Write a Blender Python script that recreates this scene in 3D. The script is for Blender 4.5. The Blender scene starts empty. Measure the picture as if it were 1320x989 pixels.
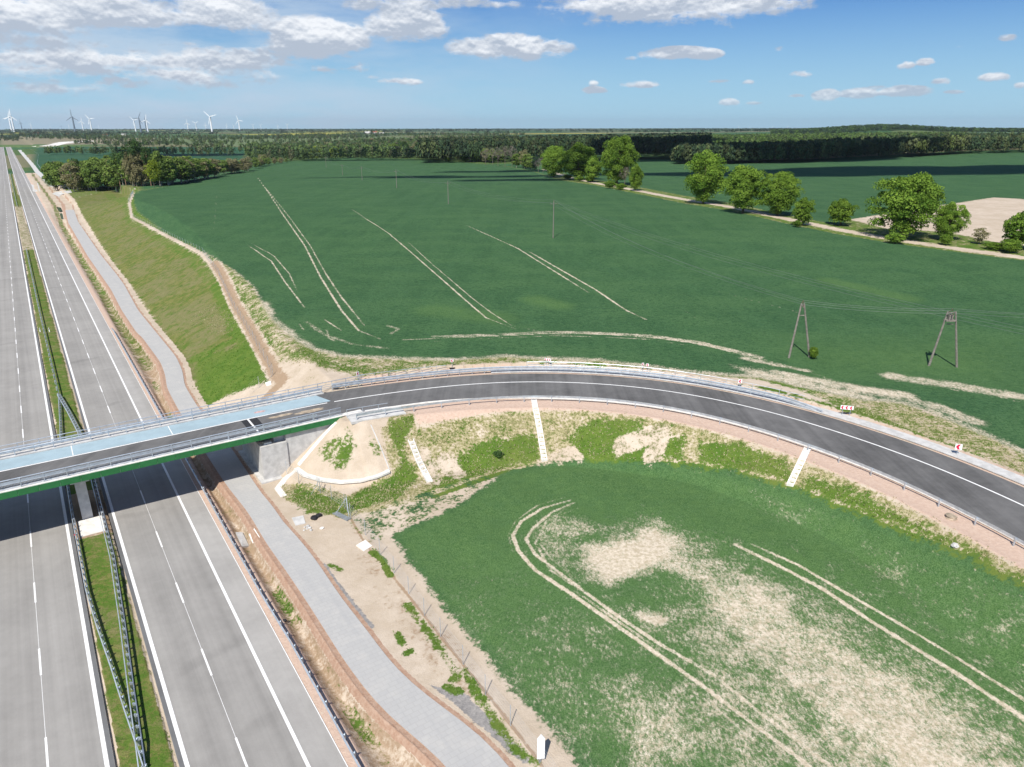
import bpy, math, random
import numpy as np, time
T0=time.time()
def tick(n): print('TICK',n,round(time.time()-T0,1))
from mathutils import Vector
random.seed(7); rng=np.random.default_rng(11)
D=bpy.data; sc=bpy.context.scene; COL=sc.collection
# ------------------------------------------------------------------ camera
F=915.0; HY=164.0; PIT=math.atan((494.5-HY)/F); H=44.4
cP,sP=math.cos(PIT),math.sin(PIT)
cam=D.objects.new('camera',D.cameras.new('camera')); COL.objects.link(cam); sc.camera=cam
cam.location=(0,0,H); cam.rotation_euler=(math.pi/2-PIT,0,0)
cam.data.sensor_width=36; cam.data.lens=F/1320*36; cam.data.clip_start=1; cam.data.clip_end=60000
# ------------------------------------------------------------------ light
SUN_AZ=math.radians(197.5)      # compass azimuth of the sun (0 = +Y, clockwise)
SUN_EL=math.radians(50)
sun=D.objects.new('sun',D.lights.new('sun','SUN')); COL.objects.link(sun)
sun.data.energy=4.4; sun.data.angle=math.radians(0.5); sun.data.color=(1,0.955,0.88)
sdir=Vector((math.sin(SUN_AZ)*math.cos(SUN_EL),math.cos(SUN_AZ)*math.cos(SUN_EL),math.sin(SUN_EL)))
sun.rotation_euler=sdir.to_track_quat('Z','Y').to_euler()
sc.view_settings.view_transform='Standard'; sc.view_settings.look='None'
sc.view_settings.gamma=1; sc.view_settings.use_curve_mapping=False; sc.view_settings.exposure=0.42
sc.render.engine='CYCLES'
sc.cycles.volume_bounces=0; sc.cycles.max_bounces=6; sc.cycles.transparent_max_bounces=8
SKY_STR=0.1
# ------------------------------------------------------------------ node helper
class NT:
    def __init__(s,tree): s.t=tree; s.n=tree.nodes; s.l=tree.links
    def node(s,k,**kw):
        x=s.n.new(k)
        for a,b in kw.items(): setattr(x,a,b)
        return x
    def put(s,inp,v):
        if hasattr(v,'is_output') or isinstance(v,bpy.types.NodeSocket): s.l.new(v,inp)
        elif v is not None:
            try: inp.default_value=v
            except Exception: inp.default_value=(v[0],v[1],v[2],1) if hasattr(v,'__len__') else (v,v,v)
    def m(s,op,a,b=None,c=None,clamp=False):
        x=s.node('ShaderNodeMath',operation=op); x.use_clamp=clamp
        s.put(x.inputs[0],a)
        if b is not None: s.put(x.inputs[1],b)
        if c is not None: s.put(x.inputs[2],c)
        return x.outputs[0]
    def vm(s,op,a,b=None):
        x=s.node('ShaderNodeVectorMath',operation=op); s.put(x.inputs[0],a)
        if b is not None: s.put(x.inputs[1],b)
        return x.outputs[0]
    def mix(s,f,a,b,mode='MIX'):
        x=s.node('ShaderNodeMix',data_type='RGBA',blend_type=mode); x.clamp_factor=True
        s.put(x.inputs[0],f); 
        for i,v in ((6,a),(7,b)):
            if isinstance(v,(tuple,list)): v=(v[0],v[1],v[2],1)
            s.put(x.inputs[i],v)
        return x.outputs[2]
    def noise(s,vec,scale,detail=3,rough=.55,dist=0.0):
        x=s.node('ShaderNodeTexNoise'); s.put(x.inputs['Vector'],vec); x.inputs['Scale'].default_value=scale
        x.inputs['Detail'].default_value=detail; x.inputs['Roughness'].default_value=rough; x.inputs['Distortion'].default_value=dist
        return x.outputs['Fac']
    def ss(s,v,lo,hi,a=0.0,b=1.0):
        x=s.node('ShaderNodeMapRange',interpolation_type='SMOOTHSTEP'); s.put(x.inputs[0],v)
        for i,q in ((1,lo),(2,hi),(3,a),(4,b)): s.put(x.inputs[i],q)
        return x.outputs[0]
    def mp(s,vec,scale=(1,1,1),rot=0.0):
        x=s.node('ShaderNodeMapping'); s.put(x.inputs[0],vec); x.inputs['Scale'].default_value=scale
        x.inputs['Rotation'].default_value=(0,0,rot); return x.outputs[0]
    def attr(s,name):
        return s.node('ShaderNodeAttribute',attribute_name=name)
    def geo(s): return s.node('ShaderNodeNewGeometry').outputs['Position']
def newmat(name):
    m=D.materials.new(name); m.use_nodes=True; m.node_tree.nodes.clear(); return m,NT(m.node_tree)
def finish(nt,col,rough=.8,metal=0,bump=None,bs=.3,bd=.1,spec=.3):
    b=nt.node('ShaderNodeBsdfPrincipled'); o=nt.node('ShaderNodeOutputMaterial')
    nt.put(b.inputs['Base Color'],col if not isinstance(col,(tuple,list)) else (*col[:3],1))
    nt.put(b.inputs['Roughness'],rough); b.inputs['Metallic'].default_value=metal
    b.inputs['Specular IOR Level'].default_value=spec
    if bump is not None:
        x=nt.node('ShaderNodeBump'); x.inputs['Strength'].default_value=bs; x.inputs['Distance'].default_value=bd
        nt.put(x.inputs['Height'],bump); nt.l.new(x.outputs[0],b.inputs['Normal'])
    nt.l.new(b.outputs[0],o.inputs[0]); return b
def simple(name,col,rough=.7,metal=0,var=.15,scale=2.0,spec=.3):
    m,nt=newmat(name); p=nt.geo()
    n=nt.noise(p,scale,4,.6); k=nt.ss(n,.3,.7,1-var,1+var)
    c=nt.mix(1.0,col,(1,1,1)) if False else None
    mul=nt.node('ShaderNodeVectorMath',operation='SCALE'); mul.inputs[0].default_value=col; nt.l.new(k,mul.inputs[3])
    finish(nt,mul.outputs[0],rough,metal,spec=spec); return m
# ------------------------------------------------------------------ world: sky and clouds
def d2(px,py):
    v=py-494.5; x=px-660; y=F*cP-v*sP; z=-(v*cP+F*sP)
    return math.atan2(x,y), z/math.hypot(x,y)
w=D.worlds.new('World'); sc.world=w; w.use_nodes=True; w.node_tree.nodes.clear(); nt=NT(w.node_tree)
sky=nt.node('ShaderNodeTexSky',sky_type='NISHITA'); sky.sun_disc=False
sky.sun_elevation=SUN_EL; sky.sun_rotation=SUN_AZ; sky.air_density=1.0; sky.dust_density=0.35; sky.ozone_density=2.0; sky.altitude=50
bg=nt.node('ShaderNodeBackground'); wo=nt.node('ShaderNodeOutputWorld')
tc=nt.node('ShaderNodeTexCoord').outputs['Generated']
sep=nt.node('ShaderNodeSeparateXYZ'); nt.l.new(tc,sep.inputs[0])
az=nt.m('ARCTAN2',sep.outputs[0],sep.outputs[1])
hyp=nt.m('SQRT',nt.m('ADD',nt.m('MULTIPLY',sep.outputs[0],sep.outputs[0]),nt.m('MULTIPLY',sep.outputs[1],sep.outputs[1])))
el=nt.m('DIVIDE',sep.outputs[2],nt.m('MAXIMUM',hyp,.001))
# (px,py,rx,ry,strength): where each cumulus stands in the sky
CL=[(60,18,230,36,1.0),(285,18,60,30,1.0),(190,30,70,18,.8),(415,50,62,27,1.15),(523,34,48,27,1.15),(460,8,26,12,.7),(655,63,75,17,1.15),(690,57,22,12,.4),
(865,8,150,26,1.15),(760,6,60,14,.5),(60,78,125,24,.68),(215,80,95,24,.74),(335,84,75,20,.66),(415,84,55,14,.6),(150,107,150,15,.5),(40,118,70,9,.5),(300,108,110,14,.5),
(420,62,50,18,.5),(575,6,90,9,.6),
(875,70,46,9,.95),(812,76,13,4,.5),(826,110,23,7,1.0),(766,117,14,5,.9),(765,107,7,4,.5),(1003,65,10,5,.6),(1033,96,14,5,.6),(939,132,13,6,1.),(972,133,12,3,.5),(928,105,14,3,.4),(965,106,7,4,.5),
(1066,124,17,8,1.05),(1110,122,28,8,.95),(1163,119,34,8,1.05),(1133,113,14,3,.5),(1026,124,11,3,.55),(1170,85,12,6,.7),(1193,80,12,7,.9),(1212,105,11,6,.6),(1280,100,18,6,.8),(1297,50,14,6,.5),(1240,61,18,4,.5),(1230,119,14,3,.5),
(513,105,28,5,.55),(480,100,10,3,.4),(1315,110,8,4,.5)]
pv=nt.node('ShaderNodeCombineXYZ'); nt.l.new(az,pv.inputs[0]); nt.l.new(nt.m('MULTIPLY',el,1.9),pv.inputs[1])
P0=pv.outputs[0]
nbig=nt.noise(P0,9,4,.6); nfin=nt.noise(P0,34,6,.68)
pv2=nt.vm('ADD',P0,(0.0,-.016,0)); nsh=nt.noise(pv2,9,4,.6); nsh2=nt.noise(nt.vm('ADD',P0,(0,-.006,0)),34,6,.68)
pa=nt.node('ShaderNodeCombineXYZ'); nt.l.new(az,pa.inputs[0]); nt.l.new(el,pa.inputs[1]); PA=pa.outputs[0]
Fd=None; acc=None
for (cx,cy,rx,ry,st) in CL:
    a0,e0=d2(cx,cy); a1,e1=d2(cx+rx,cy); _,e2=d2(cx,cy-ry)
    ra=abs(a1-a0)*1.42; re=abs(e2-e0)*1.45
    v_=nt.node('ShaderNodeVectorMath',operation='MULTIPLY_ADD'); nt.l.new(PA,v_.inputs[0]); v_.inputs[1].default_value=(1/ra,1/re,0); v_.inputs[2].default_value=(-a0/ra,-(e0-re*.05)/re,0)
    q=nt.node('ShaderNodeVectorMath',operation='DOT_PRODUCT'); nt.l.new(v_.outputs[0],q.inputs[0]); nt.l.new(v_.outputs[0],q.inputs[1])
    g=nt.m('MULTIPLY_ADD',q.outputs['Value'],-st,st,clamp=True)
    v2=nt.node('ShaderNodeVectorMath',operation='SCALE'); nt.l.new(v_.outputs[0],v2.inputs[0]); nt.l.new(g,v2.inputs[3])
    Fd=g if Fd is None else nt.m('MAXIMUM',Fd,g)
    acc=v2.outputs[0] if acc is None else nt.vm('ADD',acc,v2.outputs[0])
sx=nt.node('ShaderNodeSeparateXYZ'); nt.l.new(acc,sx.inputs[0]); top=sx.outputs[1]
N=nt.m('ADD',nt.m('MULTIPLY',nt.m('SUBTRACT',nbig,.5),2.0),nt.m('MULTIPLY',nt.m('SUBTRACT',nfin,.5),1.5))
dens=nt.m('ADD',Fd,nt.m('MULTIPLY',N,nt.ss(Fd,0.0,.25)))
dens=nt.m('SUBTRACT',dens,nt.m('MAXIMUM',nt.m('MULTIPLY',top,-1.3),0.0))
cov=nt.ss(dens,.20,.62)
grad=nt.m('ADD',nt.m('MULTIPLY',nt.m('SUBTRACT',nbig,nsh),-5.5),nt.m('MULTIPLY',nt.m('SUBTRACT',nfin,nsh2),-2.6))
lit=nt.m('ADD',nt.m('ADD',.26,nt.m('MULTIPLY',top,.8)),grad,clamp=True)
ccol=nt.mix(lit,(.36,.41,.49),(.72,.74,.77))
# thin high veil over the left half of the sky
veiln=nt.noise(nt.mp(P0,(1,2.2,1)),5,6,.6)
veil=nt.m('MULTIPLY',nt.ss(veiln,.32,.66),nt.ss(az,.2,-.40,0,.85))
skys=nt.node('ShaderNodeVectorMath',operation='SCALE'); nt.l.new(sky.outputs[0],skys.inputs[0]); skys.inputs[3].default_value=SKY_STR
skyc=nt.mix(1.0,skys.outputs[0],(.125,.33,.66),'MULTIPLY')
hz=nt.ss(el,-.02,.21,.95,0.0)
skyc=nt.mix(hz,skyc,(.33,.53,.66))
c1=nt.mix(veil,skyc,(.40,.50,.61))
c2=nt.mix(nt.m('MULTIPLY',cov,nt.ss(el,.005,.06,.5,.95)),c1,ccol)
nt.l.new(c2,bg.inputs[0]); bg.inputs[1].default_value=1.0
nt.l.new(bg.outputs[0],wo.inputs[0])
# ------------------------------------------------------------------ coordinates: s along the motorway, t across it
HD=math.atan2(-660*cP,F); ux,uy=math.sin(HD),math.cos(HD); nx,ny=uy,-ux
def W(s,t): return (s*ux+t*nx, s*uy+t*ny)
def ST(X,Y): return X*ux+Y*uy, X*nx+Y*ny
def G(px,py,z=0.0):
    v=py-494.5; dz=v*cP+F*sP; k=(H-z)/dz
    return np.array([(px-660)*k,(F*cP-v*sP)*k])
def sst(a,b,x):
    q=np.clip((x-a)/(b-a),0,1); return q*q*(3-2*q)
def spline(P,step=1.0,smooth=0):
    P=np.array(P,float); out=[]
    Q=np.vstack([2*P[0]-P[1],P,2*P[-1]-P[-2]])
    for i in range(1,len(Q)-2):
        p0,p1,p2,p3=Q[i-1],Q[i],Q[i+1],Q[i+2]; k=max(2,int(np.linalg.norm(p2-p1)/step))
        for j in range(k):
            t=j/k; out.append(.5*((2*p1)+(-p0+p2)*t+(2*p0-5*p1+4*p2-p3)*t*t+(-p0+3*p1-3*p2+p3)*t**3))
    out.append(P[-1]); out=np.array(out)
    for _ in range(smooth): out[1:-1]=.25*out[:-2]+.5*out[1:-1]+.25*out[2:]
    return out
def normals(P):
    T=np.gradient(P,axis=0); T/=np.linalg.norm(T,axis=1)[:,None]+1e-9
    return np.stack([T[:,1],-T[:,0]],1)       # right-hand side of travel
ZR=7.2
cen=[W(93.6,-75),W(93.6,-40),W(93.6,-8),W(93.6,12),W(93.6,26),(-24.7,95.9),(-14,100.5),(-4.8,103.1),(4.8,103.9),(15.5,102.5),(25.4,98.8),(34.0,93.0),(41.0,86.1),(48.3,76.2),(53.5,65.5),(57.6,53),(60.5,40),(62.5,25),(63,10),(62,-10)]
CEN=spline(cen,1.0,25); CN=normals(CEN)        # travelling right: right-hand normal = towards the camera
def offx(tab,pts=CEN):
    # table keyed by arclength index of the nearest centre point x (monotonic along the bridge and curve)
    xs=[a for a,b in tab]; ys=[b for a,b in tab]
    L=np.concatenate([[0],np.cumsum(np.linalg.norm(np.diff(CEN,axis=0),axis=1))])
    return np.interp(L,xs,ys)
LC=np.concatenate([[0],np.cumsum(np.linalg.norm(np.diff(CEN,axis=0),axis=1))])
def arc_at(pt):
    i=np.argmin(np.linalg.norm(CEN-np.array(pt),axis=1)); return LC[i]
A31=arc_at(W(93.6,31)); Am14=arc_at((-14,100.5)); Am5=arc_at((-4.8,103.1)); A5=arc_at((4.8,103.9))
OFF_NEAR=np.interp(LC,[0,A31,Am14,Am5,A5,LC[-1]],[5.25,5.25,5.4,6.2,6.8,6.9])
OFF_FAR=np.interp(LC,[0,A31,Am5,LC[-1]],[4.2,4.3,4.0,4.1])
# ------------------------------------------------------------------ terrain height
pl=[(67,250),(82,263),(88,287),(113,330),(143,373),(157,400),(177,430),(182,433),(207,467),(213,483),(215,500),(222,513),(230,528),(267,587),(293,627),(320,660),(343,700),(365,730),(400,782),(440,846),(473,892),(507,929),(547,959),(580,989)]
pr_=[(95,263),(107,290),(133,330),(160,367),(178,400),(200,427),(227,460),(235,477),(238,497),(248,515),(257,527),(300,580),(333,630),(360,667),(393,703),(413,730),(440,771),(473,812),(507,859),(540,889),(590,926),(627,952),(657,989)]
PZ=.6
def stl(L):
    a=np.array([ST(*G(x,y,PZ)) for x,y in L]); a=a[np.argsort(a[:,0])]; return a
PLs,PRs=stl(pl),stl(pr_)
gs=np.arange(20,520,2.0)
def smth(a,n=3):
    for _ in range(n): a[1:-1]=.25*a[:-2]+.5*a[1:-1]+.25*a[2:]
    return a
TL=smth(np.interp(gs,PLs[:,0],PLs[:,1]),2); TR=smth(np.interp(gs,PRs[:,0],PRs[:,1]),2)
TR=np.maximum(TR,TL+2.9); TR=np.minimum(TR,TL+4.2)
ctrl=np.array([(-30,108,7.3),(-10,118,7.3),(10,118,7.3),(35,108,7.0),(58,92,6.6),(80,75,6.4),(62,122,7.4),(100,120,7.2),(48,118,7.5),(72,112,7.2),
(0,165,10.5),(-42,165,9),(-55,150,7.6),(60,160,11),(115,160,10),(12,210,14),(-60,210,11.5),(-85,205,9),(80,220,14),(150,220,13.3),(200,200,12),(-100,250,11.5),(-120,270,11),(-20,300,15),
(80,300,14.5),(-150,330,13),(200,300,13),(-150,450,12.5),(-190,395,12.5),(-205,430,11),(0,450,13.5),(150,450,12),(300,400,12),(-120,600,11.5),(-210,620,8),(100,650,10),(0,780,8),(-200,740,5),(-300,1000,2),(0,1200,2),
(600,600,12),(400,700,16),(300,560,13),(200,650,12),(430,820,22),(700,800,22),(900,900,24),(250,850,14),(150,1000,8),(1300,1000,24),(-290,455,4),(-350,520,2),(-420,600,1.5),(-300,560,3),(-1000,1500,3),(-1000,3000,5),(-3000,3000,8),
(550,1500,21),(250,1500,12),(0,2000,4),(900,1600,24),(1250,2600,26),(1700,2700,26),(600,2800,16),(2500,3000,16),(3500,5000,20),(0,4000,10),(2000,6000,20),(-3000,8000,10),(0,9000,12),(5000,9000,22),(9000,9000,22),(200,100,6),(200,20,5),(120,0,5)],float)
def base_up(X,Y):
    num=np.zeros_like(X); den=np.zeros_like(X)+1e-12
    r=np.hypot(X,Y)
    for a,b,z in ctrl:
        sg=.16*(np.hypot(a,b))+.07*r+4
        g=np.exp(-((X-a)**2+(Y-b)**2)/(2*sg*sg))/(sg)+1e-9/(1+((X-a)**2+(Y-b)**2)/1e4)
        num+=g*z; den+=g
    return num/den+15*np.exp(-((X-1235)/150)**2-((Y-2550)/330)**2)+4*np.exp(-((X-1500)/260)**2-((Y-2550)/330)**2)
def T(X,Y):
    X=np.atleast_1d(np.asarray(X,float)); Y=np.atleast_1d(np.asarray(Y,float))
    s,t=ST(X,Y)
    up=base_up(X,Y)
    up=up+.12*np.sin(X*.11+1)*np.sin(Y*.083)*sst(100,160,Y)
    # lower ground on the camera side of the overpass
    low=PZ+ .9*sst(19,40,t)+1.2*sst(30,110,t)+2.2*sst(10,70,X)*sst(20,90,Y)
    low=low+.10*np.sin(X*.45+Y*.2)*np.sin(Y*.33)*sst(21,26,t)
    # which side of the approach road
    dmin=np.full(X.shape,1e9); lat=np.zeros(X.shape); arc=np.zeros(X.shape); over=np.zeros(X.shape)
    near=(np.hypot(X-0,Y-60)<260)
    Xi,Yi=X[near],Y[near]
    dm=np.full(Xi.shape,1e9); la=np.zeros(Xi.shape); ar=np.zeros(Xi.shape)
    for i in range(0,len(CEN)-3,3):
        a=CEN[i]; b=CEN[min(i+3,len(CEN)-1)]; v=b-a; L=np.hypot(*v); v=v/L
        wx,wy=Xi-a[0],Yi-a[1]; k=wx*v[0]+wy*v[1]; kc=np.clip(k,0,L)
        if i==0: kc=np.minimum(k,L)
        d=np.hypot(wx-v[0]*kc,wy-v[1]*kc); sgn=wx*v[1]-wy*v[0]
        m=d<dm; dm[m]=d[m]; la[m]=(np.sign(sgn)*d)[m]; ar[m]=(LC[i]+kc)[m]
    dmin[near]=dm; lat[near]=la; arc[near]=ar
    lat[~near]=-200; 
    far_r=(~near)&(X>0)&(Y<60); lat[far_r]=np.where(X[far_r]<62,200,-200)
    wlow=sst(-3,5,lat)*(s<140)
    far_fields=up
    # motorway cutting (far side of the bridge)
    tl=np.interp(s,gs,TL); tr=np.interp(s,gs,TR)
    foot=tr+1.6+sst(60,140,s)*0; cutz=PZ+np.maximum(0,t-foot)*np.interp(s,[100,150,300,420,480],[.50,.50,.42,.40,.3])
    cutz=cutz*1.0
    upc=np.where(t>-30,np.minimum(up,cutz),np.minimum(up,.2+np.maximum(0,-t-16)*.3))
    soft=sst(450,520,s); upc2=np.where(soft>0,np.minimum(up,2.0+0*up)*(soft)+upc*(1-soft),upc)
    upc=np.where((s>450)&(t<60),upc2,upc)
    z=upc*(1-wlow)+low*wlow
    # embankment of the approach road, starting behind the abutment at t=30.9 and before the far abutment at t=-30
    wn=np.interp(arc,[A31-2,A31+3,Am5,A5+10],[6.7,8.9,10.4,10.8]); wf=np.interp(arc,[A31,A31+12],[5.2,7.4])
    hw=np.where(lat>0,wn,wf); dl=np.maximum(0,np.abs(lat)-hw)
    along=np.where((t<30.9)&(t>0)&(arc<A31+5),30.9-t,0.0); along=np.where((t<=0),np.where(t<-31,0,t+31.0),along)
    dd=np.hypot(dl,np.maximum(0,along)*1.0)
    fill=(ZR-.12)-np.maximum(0,dd)/1.38*np.where(lat>0,1,.75)
    fill=np.where(near,fill,-99)
    ok=(t>20.5)|(t<-22)
    z=np.where(ok,np.maximum(z,fill),z)
    z=np.where(near&(dd<=0.0)&ok,ZR-.12-.05*sst(0,1,hw-np.abs(lat)),z)
    # motorway platform, ditch, service road
    inm=(s<2200)
    plat=np.where(np.abs(t)<1.7,-.05,np.where(np.abs(t)<11.6,-.22,-.05))
    ditch=-.05-.75*np.sin(np.pi*np.clip((t-13.4)/np.maximum(tl-.6-13.4,.5),0,1))**1.0
    rise=(PZ+.05)*sst(-1.6,-.5,t-tl)
    corr=np.where(t<13.3,plat,ditch+rise)
    corr=np.where(t>tl-.5,PZ-.07,corr)
    fade=1-sst(470,520,s)
    corr=np.where((t>13.3),corr*fade+(1-fade)*np.minimum(z,.3),corr)
    isc=inm&(t>-13.4)&(t<tr+.5)
    blend=sst(.5,3.5,t-tr); bl2=sst(-13.4,-20,t)
    z=np.where(isc,corr,z)
    rb=inm&(t>=tr+.5)&(t<tr+3.5)&(s<520)
    z=np.where(rb,(PZ-.07)*(1-blend)+z*blend,z)
    lb=inm&(t<=-13.4)&(t>-20); z=np.where(lb,-.05*(1-bl2)+z*bl2,z)
    return z
# the ground as rings around the viewpoint, reaching the horizon
angs=np.concatenate([np.arange(-180,-48,3.0),np.arange(-48,-42,.6),np.arange(-42,42,.1),np.arange(42,48,.6),np.arange(48,180.01,3.0)])
rr=[3,10,18,25,30.0]
while rr[-1]<16000:
    r=rr[-1]; rr.append(r+ (min(max(.11,r*r/(40*915)*1.25),9) if r<2200 else r*.03))
rr=np.array(rr); A_,R_=np.meshgrid(np.radians(angs),rr)
GX=(R_*np.sin(A_)).ravel(); GY=(R_*np.cos(A_)).ravel()
GZ=np.concatenate([T(GX[i:i+100000],GY[i:i+100000]) for i in range(0,len(GX),100000)])
GZ2=GZ.reshape(R_.shape)
def TQ(X,Y):
    r=np.hypot(X,Y); a=np.degrees(np.arctan2(X,Y)); i=np.clip(np.searchsorted(rr,r)-1,0,len(rr)-2); j=np.clip(np.searchsorted(angs,a)-1,0,len(angs)-2)
    u=np.clip((r-rr[i])/(rr[i+1]-rr[i]),0,1); v=np.clip((a-angs[j])/(angs[j+1]-angs[j]),0,1)
    return (GZ2[i,j]*(1-v)+GZ2[i,j+1]*v)*(1-u)+(GZ2[i+1,j]*(1-v)+GZ2[i+1,j+1]*v)*u
tick('def PM(pts)')
def PM(pts):
    """points on the terrain seen in the given directions (marching the ray over the ground)"""
    pts=np.array(pts,float).reshape(-1,2); v=pts[:,1]-494.5
    dx=pts[:,0]-660; dy=F*cP-v*sP; dz=-(v*cP+F*sP); L=np.hypot(dx,dy); dx,dy,dz=dx/L,dy/L,dz/L
    r=np.full(len(pts),28.0); done=np.zeros(len(pts),bool); prev=r.copy()
    for _ in range(2200):
        X,Y=dx*r,dy*r; h=H+dz*r-TQ(X,Y)
        hit=(h<=0)&~done; done|=hit
        prev=np.where(done,prev,r); r=np.where(done,r,r*1.003+.02)
        if done.all() or r.max()>15000: break
    lo,hi=prev,r
    for _ in range(16):
        md=.5*(lo+hi); h=H+dz*md-TQ(dx*md,dy*md); lo=np.where(h>0,md,lo); hi=np.where(h>0,hi,md)
    X,Y=dx*hi,dy*hi
    return np.stack([X,Y,TQ(X,Y)],1)
# ------------------------------------------------------------------ object helpers
def tag(o,label=None,cat=None,group=None,kind=None):
    if label: o['label']=label
    if cat: o['category']=cat
    if group: o['group']=group
    if kind: o['kind']=kind
    return o
def empty(name,loc=(0,0,0),rz=0.0,label=None,cat=None,group=None):
    o=D.objects.new(name,None); COL.objects.link(o); o.location=[float(q) for q in loc]; o.rotation_euler=(0,0,rz); o.empty_display_size=.5
    return tag(o,label,cat,group)
class MB:
    def __init__(s): s.v=[]; s.f=[]
    def add(s,v,f):
        b=len(s.v); s.v+=[tuple(float(c) for c in q) for q in v]; s.f+=[tuple(i+b for i in q) for q in f]; return s
    def box(s,x0,x1,y0,y1,z0,z1):
        return s.add([(x0,y0,z0),(x1,y0,z0),(x1,y1,z0),(x0,y1,z0),(x0,y0,z1),(x1,y0,z1),(x1,y1,z1),(x0,y1,z1)],[(0,3,2,1),(4,5,6,7),(0,1,5,4),(1,2,6,5),(2,3,7,6),(3,0,4,7)])
    def boxst(s,s0,s1,t0,t1,z0,z1):
        c=[W(s0,t0),W(s0,t1),W(s1,t1),W(s1,t0)]
        return s.prism(c,z0,z1)
    def prism(s,c,z0,z1):
        n=len(c); v=[(x,y,z0) for x,y in c]+[(x,y,z1) for x,y in c]
        area=sum(c[i][0]*c[(i+1)%n][1]-c[(i+1)%n][0]*c[i][1] for i in range(n))
        if area<0: v=v[:n][::-1]+v[n:][::-1]
        return s.add(v,[tuple(range(n))[::-1],tuple(range(n,2*n))]+[(i,(i+1)%n,n+(i+1)%n,n+i) for i in range(n)])
    def tube(s,pts,r,n=6,r1=None,cap=True):
        pts=[Vector(p) for p in pts]; m=len(pts); rings=[]
        for i,p in enumerate(pts):
            d=(pts[min(i+1,m-1)]-pts[max(i-1,0)]).normalized()
            a=d.cross(Vector((0,0,1)) if abs(d.z)<.9 else Vector((1,0,0))).normalized(); b=d.cross(a)
            rr=r if r1 is None else r+(r1-r)*i/(m-1)
            rings.append([p+(a*math.cos(2*math.pi*k/n)+b*math.sin(2*math.pi*k/n))*rr for k in range(n)])
        v=[q for R in rings for q in R]; f=[]
        for i in range(m-1):
            for k in range(n): f.append((i*n+k,i*n+(k+1)%n,(i+1)*n+(k+1)%n,(i+1)*n+k))
        if cap: f.append(tuple(range(n))[::-1]); f.append(tuple((m-1)*n+k for k in range(n)))
        return s.add(v,f)
    def sweep(s,path,prof,zs=None):
        """path: (n,2) xy ; prof: closed loop of (offset to right, height)"""
        path=np.array(path,float); N_=normals(path[:,:2]); m=len(prof); v=[]; n=len(path)
        for i in range(n):
            z=path[i,2] if path.shape[1]>2 else 0.0
            for o,h in prof: v.append((path[i,0]+N_[i,0]*o,path[i,1]+N_[i,1]*o,z+h))
        f=[]
        for i in range(n-1):
            for k in range(m): f.append((i*m+k,(i+1)*m+k,(i+1)*m+(k+1)%m,i*m+(k+1)%m))
        f.append(tuple(range(m))); f.append(tuple((n-1)*m+k for k in range(m))[::-1])
        return s.add(v,f)
    def build(s,name,mat,parent=None,smooth=False,loc=None):
        me=D.meshes.new(name); me.from_pydata(s.v,[],s.f); me.validate(); me.update()
        if mat is not None: me.materials.append(mat)
        if smooth: me.shade_smooth()
        o=D.objects.new(name,me); COL.objects.link(o)
        if parent is not None: o.parent=parent
        return o
def copy_tree(o,parent=None):
    c=o.copy(); COL.objects.link(c)
    if parent is not None: c.parent=parent
    for ch in list(o.children): copy_tree(ch,c)
    return c
def sheet(name,L,R,mat,thick=.12,label=None,cat=None,kind='structure',cols=2):
    """ribbon between two 3D polylines with a skirt"""
    L=np.array(L,float); R=np.array(R,float); n=len(L); v=[];f=[]
    for i in range(n):
        for k in range(cols): v.append(tuple(L[i]+(R[i]-L[i])*k/(cols-1)))
    for i in range(n-1):
        for k in range(cols-1): f.append((i*cols+k,i*cols+k+1,(i+1)*cols+k+1,(i+1)*cols+k))
    b=len(v)
    for i in range(n): v.append((L[i][0],L[i][1],L[i][2]-thick)); v.append((R[i][0],R[i][1],R[i][2]-thick))
    for i in range(n-1):
        f.append((i*cols,(i+1)*cols,b+2*i+2,b+2*i)); f.append((i*cols+cols-1,b+2*i+1,b+2*i+3,(i+1)*cols+cols-1))
    # flip so that the top faces up
    a,c_,d_=Vector(v[f[0][0]]),Vector(v[f[0][1]]),Vector(v[f[0][2]])
    if (c_-a).cross(d_-a).z<0: f=[q[::-1] for q in f]
    m=MB(); m.v=[tuple(float(c) for c in q) for q in v]; m.f=f
    o=m.build(name,mat)
    # give metric uv-like attribute: across / along
    return tag(o,label,cat,kind=kind)
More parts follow.
